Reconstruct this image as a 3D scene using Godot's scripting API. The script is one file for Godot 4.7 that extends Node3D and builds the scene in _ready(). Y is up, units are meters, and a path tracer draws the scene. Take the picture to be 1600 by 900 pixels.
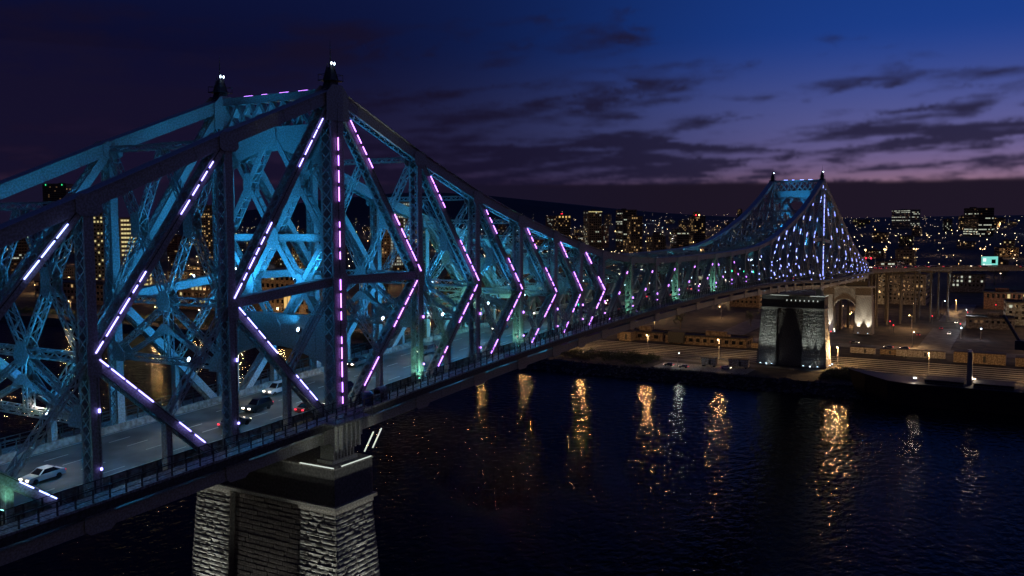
extends Node3D
# A steel cantilever bridge lit blue at dusk, with the river and the city behind it.
# x runs along the bridge (near tower 0, far tower 334), z across it (camera side +), y up, water at 0.

const HALF := 11.3
const SPAN := 334.0
var rng := RandomNumberGenerator.new()
var used := {}
var M := {}
var cache := {}

class MB:
	var v := PackedVector3Array()
	var n := PackedVector3Array()
	func tri(a: Vector3, b: Vector3, c: Vector3) -> void:
		var k := (b - a).cross(c - a).normalized()
		v.append(a); v.append(c); v.append(b)
		n.append(k); n.append(k); n.append(k)
	func quad(a: Vector3, b: Vector3, c: Vector3, d: Vector3) -> void:
		var k := (c - a).cross(d - b).normalized()
		v.append(a); v.append(c); v.append(b); v.append(a); v.append(d); v.append(c)
		for i in 6: n.append(k)
	func hexa(p: Array) -> void:   # p: four corners below (counter-clockwise from above), four above
		quad(p[3], p[2], p[1], p[0]); quad(p[4], p[5], p[6], p[7])
		for i in 4:
			var j: int = (i + 1) % 4
			quad(p[i], p[j], p[4 + j], p[4 + i])
	func box(c: Vector3, s: Vector3, b := Basis()) -> void:
		var x := b.x * s.x / 2; var y := b.y * s.y / 2; var z := b.z * s.z / 2
		hexa([c - x - y + z, c + x - y + z, c + x - y - z, c - x - y - z, c - x + y + z, c + x + y + z, c + x + y - z, c - x + y - z])
	func bar(a: Vector3, b: Vector3, w: float, h: float, up := Vector3.UP) -> void:
		var f := (b - a)
		var l := f.length()
		if l < 0.001: return
		f /= l
		var r := up.cross(f)
		if r.length() < 0.01: r = Vector3.RIGHT.cross(f)
		r = r.normalized()
		box((a + b) / 2, Vector3(w, h, l), Basis(r, f.cross(r), f))
	func cyl(a: Vector3, b: Vector3, r0: float, r1: float, k := 8) -> void:
		var f := (b - a).normalized()
		var r := f.cross(Vector3.UP if absf(f.y) < 0.9 else Vector3.RIGHT).normalized()
		var u := r.cross(f)
		for i in k:
			var t0 := TAU * i / k; var t1 := TAU * (i + 1) / k
			var d0 := r * cos(t0) + u * sin(t0); var d1 := r * cos(t1) + u * sin(t1)
			quad(a + d1 * r0, a + d0 * r0, b + d0 * r1, b + d1 * r1)
			if r1 > 0.01: tri(b, b + d1 * r1, b + d0 * r1)
			if r0 > 0.01: tri(a, a + d0 * r0, a + d1 * r0)
	func gem(c: Vector3, r: float) -> void:
		var p := [Vector3.RIGHT, Vector3.FORWARD, Vector3.LEFT, Vector3.BACK]
		for i in 4:
			tri(c + p[i] * r, c + p[(i + 1) % 4] * r, c + Vector3.UP * r)
			tri(c + p[(i + 1) % 4] * r, c + p[i] * r, c + Vector3.DOWN * r)
	func plate(pts: Array, t: Transform3D, thick: float) -> void:   # 2D outline (counter-clockwise) in t's xy, extruded along t's z, centred
		var flat := PackedVector2Array(pts)
		var ix := Geometry2D.triangulate_polygon(flat)
		var h := Vector3(0, 0, thick / 2)
		for i in range(0, ix.size(), 3):
			var a := flat[ix[i]]; var b := flat[ix[i + 1]]; var c := flat[ix[i + 2]]
			if (b - a).cross(c - a) < 0:
				var q := b; b = c; c = q
			tri(t * (Vector3(a.x, a.y, 0) + h), t * (Vector3(b.x, b.y, 0) + h), t * (Vector3(c.x, c.y, 0) + h))
			tri(t * (Vector3(a.x, a.y, 0) - h), t * (Vector3(c.x, c.y, 0) - h), t * (Vector3(b.x, b.y, 0) - h))
		for i in flat.size():
			var a := flat[i]; var b := flat[(i + 1) % flat.size()]
			quad(t * (Vector3(a.x, a.y, 0) - h), t * (Vector3(b.x, b.y, 0) - h), t * (Vector3(b.x, b.y, 0) + h), t * (Vector3(a.x, a.y, 0) + h))
	func mesh() -> ArrayMesh:
		var m := ArrayMesh.new()
		if v.is_empty(): return m
		var a := []; a.resize(Mesh.ARRAY_MAX)
		a[Mesh.ARRAY_VERTEX] = v; a[Mesh.ARRAY_NORMAL] = n
		m.add_surface_from_arrays(Mesh.PRIMITIVE_TRIANGLES, a)
		return m

func numbered(called: String, parent: Node) -> String:
	var key := "%d/%s" % [parent.get_instance_id(), called]
	var k: int = used.get(key, 0)
	used[key] = k + 1
	return called if k == 0 else "%s_%03d" % [called, k]

func obj(called: String, mesh: Mesh, mat: Material, parent: Node = null, at := Transform3D()) -> MeshInstance3D:
	var p: Node = parent if parent else self
	var o := MeshInstance3D.new()
	o.name = numbered(called, p)
	o.mesh = mesh
	o.material_override = mat
	o.transform = at
	p.add_child(o, true)
	return o

func tag(o: Node3D, label: String, category: String, group := "", kind := "") -> Node3D:
	if label: o.set_meta("label", label)
	if category: o.set_meta("category", category)
	if group: o.set_meta("group", group)
	if kind: o.set_meta("kind", kind)
	return o

func thing(called: String, label: String, category: String, at := Vector3.ZERO, turn := 0.0, group := "") -> Node3D:
	var o := Node3D.new()
	o.name = numbered(called, self)
	add_child(o, true)
	o.position = at; o.rotation.y = turn
	return tag(o, label, category, group)

func hub(called: String, parent: Node, at := Transform3D()) -> Node3D:
	var o := Node3D.new()
	o.name = numbered(called, parent)
	parent.add_child(o, true)
	o.transform = at
	return o

func struct(called: String, mesh: Mesh, mat: Material, at := Transform3D()) -> MeshInstance3D:
	var o := obj(called, mesh, mat, null, at)
	o.set_meta("kind", "structure")
	return o

func dup(root: Node3D, called: String, at: Vector3, turn: float, label: String) -> Node3D:
	var r: Node3D = root.duplicate()
	r.name = numbered(called, self)
	add_child(r, true)
	r.position = at; r.rotation.y = turn
	r.set_meta("label", label)
	return r

# ---------------------------------------------------------------- materials
func lin(r: float, g: float, b: float) -> Color:
	return Color(r, g, b).linear_to_srgb()

func noise_tex(seed_: int, freq: float, oct: int, size: int, c0: Color, c1: Color, normal := false, strength := 4.0) -> NoiseTexture2D:
	var f := FastNoiseLite.new()
	f.seed = seed_; f.frequency = freq; f.fractal_octaves = oct; f.noise_type = FastNoiseLite.TYPE_SIMPLEX_SMOOTH
	var t := NoiseTexture2D.new()
	t.width = size; t.height = size; t.seamless = true; t.noise = f
	if normal:
		t.as_normal_map = true; t.bump_strength = strength
	else:
		var g := Gradient.new()
		g.set_color(0, c0); g.set_color(1, c1)
		g.set_offset(0, 0.2); g.set_offset(1, 0.8)
		t.color_ramp = g
	return t

func mat(name_: String, c: Color, rough := 0.7, metal := 0.0, tex: Texture2D = null, tile := 0.2, world := false) -> StandardMaterial3D:
	var m := StandardMaterial3D.new()
	m.resource_name = name_
	m.albedo_color = c; m.roughness = rough; m.metallic = metal
	if tex:
		m.albedo_texture = tex
		m.uv1_triplanar = true; m.uv1_world_triplanar = world
		m.uv1_scale = Vector3.ONE * tile
	M[name_] = m
	return m

func glow(name_: String, c: Color, power: float) -> StandardMaterial3D:   # c is a linear colour
	var m := mat(name_, Color(0.02, 0.02, 0.02), 0.5)
	m.emission_enabled = true
	m.emission = c.linear_to_srgb()
	m.emission_energy_multiplier = power
	return m

func make_materials() -> void:
	var grime := noise_tex(3, 0.012, 5, 512, Color(0.62, 0.58, 0.54), Color(1, 1, 1))
	var fine := noise_tex(9, 0.03, 4, 512, Color(0.7, 0.7, 0.7), Color(1, 1, 1))
	mat("steel", lin(0.4, 0.41, 0.4), 0.5, 0.0, noise_tex(13, 0.02, 5, 1024, Color(0.78, 0.75, 0.72), Color(1, 1, 1)), 0.14)
	mat("dark_steel", lin(0.06, 0.065, 0.07), 0.6, 0.0, grime, 0.3)
	mat("galvanised", lin(0.3, 0.31, 0.32), 0.5, 0.3, grime, 0.5)
	mat("concrete", lin(0.3, 0.28, 0.25), 0.9, 0.0, grime, 0.15)
	mat("walk_concrete", lin(0.34, 0.36, 0.35), 0.9, 0.0, grime, 0.3)
	mat("asphalt", lin(0.075, 0.077, 0.074), 0.75, 0.0, noise_tex(21, 0.006, 5, 512, Color(0.62, 0.62, 0.62), Color(1, 1, 1)), 0.05, true)
	mat("paint", lin(0.55, 0.55, 0.5), 0.7, 0.0, fine, 0.6, true)
	mat("stone", lin(0.27, 0.26, 0.25), 0.92, 0.0, grime, 0.35)
	mat("stone_dark", lin(0.12, 0.11, 0.105), 0.92, 0.0, fine, 0.12)
	mat("stone_pale", lin(0.34, 0.32, 0.3), 0.92, 0.0, grime, 0.5)
	mat("ground", lin(0.045, 0.034, 0.023), 0.95, 0.0, noise_tex(31, 0.01, 6, 512, Color(0.45, 0.45, 0.45), Color(1, 1, 1)), 0.02, true)
	mat("dirt", lin(0.04, 0.034, 0.027), 0.95, 0.0, noise_tex(33, 0.01, 6, 512, Color(0.45, 0.45, 0.45), Color(1, 1, 1)), 0.04, true)
	mat("rail_steel", lin(0.5, 0.48, 0.45), 0.3, 0.8)
	mat("stone_recess_shade", lin(0.16, 0.13, 0.12), 0.92, 0.0, grime, 0.3)  # pier recess stone, its shade put into a darker colour
	mat("black", lin(0.01, 0.01, 0.01), 0.6)
	mat("rubber", lin(0.015, 0.015, 0.015), 0.9)
	mat("glass_dark", lin(0.01, 0.011, 0.013), 0.12)
	mat("brick_wall", lin(0.16, 0.085, 0.06), 0.9, 0.0, grime, 0.1)
	mat("tan_wall", lin(0.28, 0.21, 0.14), 0.9, 0.0, grime, 0.08)
	mat("grey_wall", lin(0.2, 0.19, 0.18), 0.9, 0.0, grime, 0.08)
	mat("pale_wall", lin(0.34, 0.36, 0.32), 0.9, 0.0, grime, 0.08)
	mat("dark_wall", lin(0.09, 0.08, 0.075), 0.9, 0.0, grime, 0.08)
	mat("roof", lin(0.06, 0.055, 0.055), 0.95, 0.0, grime, 0.06)
	mat("leaf", lin(0.05, 0.07, 0.03), 0.8)
	mat("bark", lin(0.06, 0.045, 0.035), 0.9)
	mat("hull", lin(0.025, 0.008, 0.008), 0.6, 0.0, grime, 0.06)
	mat("deck_paint", lin(0.05, 0.042, 0.04), 0.8, 0.0, grime, 0.1)
	mat("trailer_white", lin(0.6, 0.57, 0.5), 0.6, 0.0, grime, 0.15)
	mat("trailer_tan", lin(0.42, 0.32, 0.2), 0.7, 0.0, grime, 0.15)
	mat("blue_paint", lin(0.03, 0.08, 0.2), 0.45, 0.0, grime, 0.6)
	for c in [["white", 0.6, 0.6, 0.6], ["silver", 0.35, 0.36, 0.38], ["black", 0.012, 0.012, 0.014], ["dark_red", 0.2, 0.015, 0.015], ["navy", 0.02, 0.03, 0.07], ["grey", 0.1, 0.1, 0.105]]:
		var m := mat("car_" + c[0], lin(c[1], c[2], c[3]), 0.35)
		m.clearcoat_enabled = true; m.clearcoat = 0.8; m.clearcoat_roughness = 0.1
	# things that give off light (linear colours)
	glow("led_magenta", Color(0.52, 0.19, 1.0), 5.5)
	glow("led_violet", Color(0.3, 0.25, 1.0), 6.5)
	glow("led_blue", Color(0.28, 0.34, 1.0), 6.0)
	glow("flood_white", Color(0.6, 0.8, 1.0), 9.0)
	glow("flood_green", Color(0.25, 1.0, 0.7), 4.0)
	glow("head_lamp", Color(1.0, 0.8, 0.62), 9.0)
	glow("tail_lamp", Color(1.0, 0.03, 0.06), 3.0)
	glow("sodium", Color(1.0, 0.55, 0.2), 9.0)
	glow("warm_white", Color(1.0, 0.74, 0.45), 6.0)
	glow("cool_white", Color(0.7, 0.85, 1.0), 6.0)
	glow("red_light", Color(1.0, 0.02, 0.05), 4.0)
	glow("green_light", Color(0.05, 1.0, 0.5), 3.0)
	glow("blue_light", Color(0.15, 0.35, 1.0), 4.0)
	glow("strip_white", Color(0.85, 0.95, 0.85), 0.75)
	glow("window_warm", Color(1.0, 0.62, 0.25), 0.55)
	glow("window_yellow", Color(0.95, 0.8, 0.36), 0.7)
	glow("window_white", Color(0.85, 0.9, 0.72), 0.6)
	glow("window_dim", Color(1.0, 0.55, 0.25), 0.12)
	glow("sign_green", Color(0.05, 1.0, 0.35), 1.2)
	glow("screen_teal", Color(0.25, 0.85, 0.75), 0.8)
	glow("screen_white", Color(0.85, 1.0, 0.95), 1.1)
	glow("arch_gold", Color(1.0, 0.62, 0.2), 0.8)

# ---------------------------------------------------------------- setting: camera, sky, light
func sky_colour(az: float, el: float, fb: FastNoiseLite, fs: FastNoiseLite) -> Color:
	# az in degrees clockwise from -z, el in degrees above the horizon. The last light of the day sits low at az 105.
	var off := absf(wrapf(az - 108.0, -180.0, 180.0))
	var g := 1.0 / (1.0 + exp((off - 41.0) / 6.0))
	var high := Color(0.0034, 0.0034, 0.021).lerp(Color(0.0095, 0.050, 0.275), g)
	high = high.lerp(Color(0.0045, 0.014, 0.085), clampf((el - 10.0) / 14.0, 0, 1) * 0.75)
	var mid := Color(0.0060, 0.0044, 0.021).lerp(Color(0.068, 0.096, 0.31), g)
	var low := Color(0.026, 0.0125, 0.031).lerp(Color(0.36, 0.18, 0.22), g * g * g)
	var c := mid.lerp(high, smoothstep(5.0, 11.5, el)).lerp(low, exp(-maxf(el - 1.8, 0.0) / 2.0))
	# streaked clouds lit from below only a little
	var a := deg_to_rad(az)
	var q := Vector2(cos(a), sin(a)) / (tan(deg_to_rad(maxf(el - 2.6 * sin(a - 1.08), 0.25))) + 0.06)
	var big := fb.get_noise_2d(q.x * 26.0, q.y * 26.0)
	var d := 0.55 * big + 0.75 * fs.get_noise_2d(q.x * 44.0 + 50.0 * big, q.y * 44.0) + 0.3 * fs.get_noise_2d(q.x * 130.0, q.y * 130.0 + 40.0 * big)
	var cover := smoothstep(-0.26, 0.36, d + 0.27 - absf(el - 4.4) * 0.07 - maxf(el - 7.0, 0.0) * 0.05 - 0.12 * g)
	var cloud := Color(0.0068, 0.0048, 0.0190).lerp(Color(0.0165, 0.0135, 0.039), g)
	c = c.lerp(cloud, cover * 0.92)
	# the flat far bank of cloud along the horizon
	var rim := 2.28 + 0.06 * fs.get_noise_2d(az * 6.0, 3.0)
	var bank := Color(0.0072, 0.0048, 0.0125).lerp(Color(0.0135, 0.0085, 0.019), g)
	c = c.lerp(bank, smoothstep(rim + 0.13, rim - 0.03, el))
	return c

func make_sky() -> Sky:
	var w := 3072; var h := 1536
	var data := PackedFloat32Array(); data.resize(w * h * 3)
	var fb := FastNoiseLite.new(); fb.seed = 12; fb.frequency = 0.012; fb.fractal_octaves = 4; fb.noise_type = FastNoiseLite.TYPE_SIMPLEX_SMOOTH
	fb.domain_warp_enabled = true; fb.domain_warp_amplitude = 40.0; fb.domain_warp_frequency = 0.01
	var fs := FastNoiseLite.new(); fs.seed = 5; fs.frequency = 0.02; fs.fractal_octaves = 4
	for j in h:
		var el := 90.0 - (j + 0.5) * 180.0 / h
		var step := 1 if el < 22.0 else 4
		var c := Color()
		for i in w:
			if el < -0.5:
				c = Color(0.004, 0.003, 0.006)
			elif i % step == 0:
				c = sky_colour((i + 0.5) * 360.0 / w, el, fb, fs)
			var k := (j * w + i) * 3
			data[k] = c.r; data[k + 1] = c.g; data[k + 2] = c.b
	var im := Image.create_from_data(w, h, false, Image.FORMAT_RGBF, data.to_byte_array())
	var p := PanoramaSkyMaterial.new()
	p.panorama = ImageTexture.create_from_image(im)
	var s := Sky.new(); s.sky_material = p
	return s

func make_setting() -> void:
	var cam := Camera3D.new()
	cam.name = "camera"
	cam.fov = 35.436; cam.near = 0.5; cam.far = 30000.0
	add_child(cam)
	cam.transform = Transform3D(Basis(Vector3(0.5064, -0.00363, 0.86229), Vector3(0.06463, 0.99734, -0.03376), Vector3(-0.85987, 0.07283, 0.50528)).orthonormalized(), Vector3(-99.685, 72.0, 99.847))
	cam.current = true
	var e := Environment.new()
	e.background_mode = Environment.BG_SKY
	e.sky = make_sky()
	e.tonemap_mode = Environment.TONE_MAPPER_LINEAR
	e.tonemap_exposure = 1.0
	e.sdfgi_enabled = true; e.ssao_enabled = true; e.ssil_enabled = true
	var we := WorldEnvironment.new(); we.name = "environment"; we.environment = e
	add_child(we)
	# faint warm fill added behind the camera to lift the outer steel faces
	var fill_light := DirectionalLight3D.new()
	fill_light.name = "added_fill_light"
	fill_light.light_energy = 0.011; fill_light.light_color = Color(1.0, 0.88, 0.74); fill_light.light_angular_distance = 12.0; fill_light.shadow_enabled = true
	fill_light.rotation_degrees = Vector3(-24.0, -18.0, 0)
	add_child(fill_light)

# ---------------------------------------------------------------- the bridge
var MAIN := [0.0, 20.0, 37.5, 53.3, 67.8, 79.9, 92.0, 108.7, 125.3, 142.0, 158.7]
var ANCHOR := [20.0, 39.5, 58.5, 76.5, 92.5, 106.0, 117.5, 128.0]
var MAIN_TOP := [90.3, 82.6, 76.7, 72.4, 69.1, 66.5, 64.4, 62.5, 61.7, 61.4, 61.3]
var ANCHOR_TOP := [82.4, 74.3, 66.8, 60.2, 54.8, 51.0, 48.6, 46.8]
var MAIN_MID := [63.6, 63.4, 60.9, 58.4, 56.9, 56.4, 55.8, 54.9, 54.4, 54.1, 54.0]
var ANCHOR_MID := [61.8, 57.4, 53.2, 49.6, 46.6, 44.5, 43.2, 42.0]

func bottom(s: float) -> float:      # height of the bottom chord, a gentle camber over the main span
	if s < 0.0: return 41.3 + 0.045 * s
	if s > SPAN: return 41.3 - 0.018 * (s - SPAN)
	return 41.3 + 5.5 * (1.0 - pow((s - SPAN / 2) / (SPAN / 2), 2))

func deck(s: float) -> float: return bottom(s) + 3.0

func panels() -> Array:              # every panel point: s, top, mid, bottom, towards (which way its tower lies)
	var out := []
	for i in range(ANCHOR.size() - 1, -1, -1):
		out.append({"s": -ANCHOR[i], "t": ANCHOR_TOP[i], "m": ANCHOR_MID[i], "k": "anchor", "i": i})
	for i in MAIN.size():
		out.append({"s": MAIN[i], "t": MAIN_TOP[i], "m": MAIN_MID[i], "k": "main", "i": i})
	for i in range(MAIN.size() - 1, -1, -1):
		out.append({"s": SPAN - MAIN[i], "t": MAIN_TOP[i], "m": MAIN_MID[i], "k": "main", "i": i})
	for i in ANCHOR.size():
		out.append({"s": SPAN + ANCHOR[i], "t": ANCHOR_TOP[i], "m": ANCHOR_MID[i], "k": "anchor", "i": i})
	for p in out:
		p.b = bottom(p.s)
		p.m = clampf(p.m, p.b + 2.0, maxf(p.t - 2.0, p.b + 2.2))
	return out

func lacing(m: MB, l: float, w: float, z: float, face_x: bool, pitch: float, cross: bool, half: float) -> void:
	# zigzag or crossed bars on a face of a member that runs along y; face at offset z, w wide
	var k := maxi(1, int(round(l / pitch)))
	var p := l / k
	for i in k:
		var y0 := -l / 2 + i * p; var y1 := y0 + p
		for s in ([1, -1] if cross else [1 if i % 2 == 0 else -1]):
			var a := Vector3(-s * half, y0, z); var b := Vector3(s * half, y1, z)
			if face_x:
				a = Vector3(z, y0, -s * half); b = Vector3(z, y1, s * half)
			m.bar(a, b, w, 0.05, Vector3.RIGHT if face_x else Vector3.BACK)

func member_mesh(style: String, w: float, d: float, l: float) -> ArrayMesh:
	# along y; w is its width across local x, d its depth along local z
	var key := "%s/%.2f/%.2f/%.1f" % [style, w, d, l]
	if cache.has(key): return cache[key]
	var m := MB.new()
	match style:
		"box":
			m.box(Vector3.ZERO, Vector3(w, l, d))
			for s in [-1, 1]:
				m.box(Vector3(0, 0, s * (d / 2 + 0.03)), Vector3(w + 0.24, l, 0.06))
		"chord":   # solid webs and a cover plate, laced below
			for s in [-1, 1]:
				m.box(Vector3(s * (w / 2 - 0.07), 0, 0), Vector3(0.14, l, d))
				m.box(Vector3(s * (w / 2 - 0.24), 0, -d / 2 + 0.04), Vector3(0.34, l, 0.08))
				var k := maxi(1, int(l / 5.0))
				for i in range(1, k): m.box(Vector3(s * (w / 2 + 0.02), -l / 2 + l * i / k, 0), Vector3(0.04, 0.5, d * 0.96))
			m.box(Vector3(0, 0, d / 2 + 0.05), Vector3(w + 0.5, l, 0.1))
			m.box(Vector3(0, 0, d / 2 + 0.3), Vector3(0.12, l, 0.05))
			lacing(m, l, 0.14, -d / 2 - 0.03, false, w * 0.7, true, w / 2 - 0.3)
		"laced":   # two side plates with flanges, X lacing between them
			for s in [-1, 1]:
				m.box(Vector3(s * (w / 2 - 0.06), 0, 0), Vector3(0.12, l, d))
				for q in [-1, 1]:
					m.box(Vector3(s * (w / 2 - 0.2), 0, q * (d / 2 - 0.03)), Vector3(0.28, l, 0.06))
			for q in [-1, 1]:
				lacing(m, l, 0.13, q * (d / 2 + 0.03), false, (w - 0.3) * 0.95, true, w / 2 - 0.18)
		"ladder":  # solid faces, a ladder of bars on the edges
			for s in [-1, 1]:
				m.box(Vector3(s * (w / 2 - 0.06), 0, 0), Vector3(0.12, l, d))
			for q in [-1, 1]:
				var k := maxi(2, int(round(l / 1.5)))
				for i in k:
					m.box(Vector3(0, -l / 2 + l * (i + 0.5) / k, q * (d / 2 - 0.1)), Vector3(w - 0.24, 0.14, 0.06))
				lacing(m, l, 0.1, q * (d / 2 - 0.05), false, 2.0 * l / k, false, w / 2 - 0.16)
		"lattice":  # four corner angles, zigzag on every face
			for s in [-1, 1]:
				for q in [-1, 1]:
					m.box(Vector3(s * (w / 2 - 0.09), 0, q * (d / 2 - 0.02)), Vector3(0.18, l, 0.04))
					m.box(Vector3(s * (w / 2 - 0.02), 0, q * (d / 2 - 0.11)), Vector3(0.04, l, 0.14))
				lacing(m, l, 0.13, s * (d / 2 + 0.026), false, w * 1.05, false, w / 2 - 0.1)
				lacing(m, l, 0.12, s * (w / 2 + 0.026), true, d * 1.25, false, d / 2 - 0.1)
	cache[key] = m.mesh()
	return cache[key]

func along(a: Vector3, b: Vector3, hint: Vector3) -> Transform3D:
	var y := (b - a).normalized()
	var x := (hint - y * hint.dot(y)).normalized()
	return Transform3D(Basis(x, y, x.cross(y)), (a + b) / 2)

func member(called: String, bridge: Node3D, style: String, a: Vector3, b: Vector3, w: float, d: float, hint := Vector3.BACK) -> MeshInstance3D:
	var l := snappedf(a.distance_to(b), 0.1)
	return obj(called, member_mesh(style, w, d, l), M.steel, bridge, along(a, b, hint))

func gusset(bridge: Node3D, at: Vector3, pts: Array, w: float, axis := "z") -> void:   # a pair of plates, w apart
	var b := Basis()
	if axis == "x": b = Basis(Vector3.FORWARD, Vector3.UP, Vector3.RIGHT)
	var key := str(pts)
	if not cache.has(key):
		var m := MB.new()
		m.plate(pts, Transform3D(), 0.1)
		cache[key] = m.mesh()
	for s in [-1, 1]:
		obj("gusset_plate", cache[key], M.steel, bridge, Transform3D(b, at + b.z * (s * (w / 2 + 0.05))))

func oct(rx: float, ry: float, cut := 0.35) -> Array:
	return [Vector2(-rx, -ry * (1 - cut)), Vector2(-rx * (1 - cut), -ry), Vector2(rx * (1 - cut), -ry), Vector2(rx, -ry * (1 - cut)), Vector2(rx, ry * (1 - cut)), Vector2(rx * (1 - cut), ry), Vector2(-rx * (1 - cut), ry), Vector2(-rx, ry * (1 - cut))]

func light_strip(o: MeshInstance3D, a: Vector3, b: Vector3, half_w: float, side: float, spans: Array, mat_: Material, single: bool) -> void:
	# dashes of light along the outer face of a member that runs from a to b; side sets them towards one edge
	var l := a.distance_to(b)
	var all := MB.new()
	for sp in spans:
		var y: float = sp[0] * l
		while y + 0.5 < sp[1] * l:
			var y1: float = minf(y + rng.randf_range(1.0, 2.6), sp[1] * l)
			var c := Vector3(half_w + 0.24, (y + y1) / 2 - l / 2, side)
			if single:
				var m := MB.new()
				m.box(Vector3.ZERO, Vector3(0.1, y1 - y, 0.115))
				obj("light_strip", m.mesh(), mat_, o, Transform3D(Basis(), c))
			else:
				all.box(c, Vector3(0.1, y1 - y, 0.2))
			y = y1 + rng.randf_range(0.25, 0.8)
	if not single and all.v.size():
		obj("light_strip", all.mesh(), mat_, o)
	var back := MB.new()
	back.box(Vector3(half_w + 0.13, 0, side), Vector3(0.08, l * 0.94, 0.07))
	for k in int(l / 3.0): back.box(Vector3(half_w + 0.1, -l * 0.47 + (k + 0.5) * 3.0, side), Vector3(0.22, 0.1, 0.1))
	obj("strip_channel", back.mesh(), M.dark_steel, o)

func broken(a: float, b: float) -> Array:   # a row of dashes with stretches that are off
	var out := []
	var y := a
	while y < b:
		var e := minf(y + rng.randf_range(0.03, 0.13), b)
		out.append([y, e])
		y = e + rng.randf_range(0.1, 0.34)
	return out

func led_for(s: float) -> Material:
	if s < -8.0: return M.led_violet if s > -45.0 else M.led_blue
	if s > 210.0: return M.led_blue
	return M.led_magenta

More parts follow.
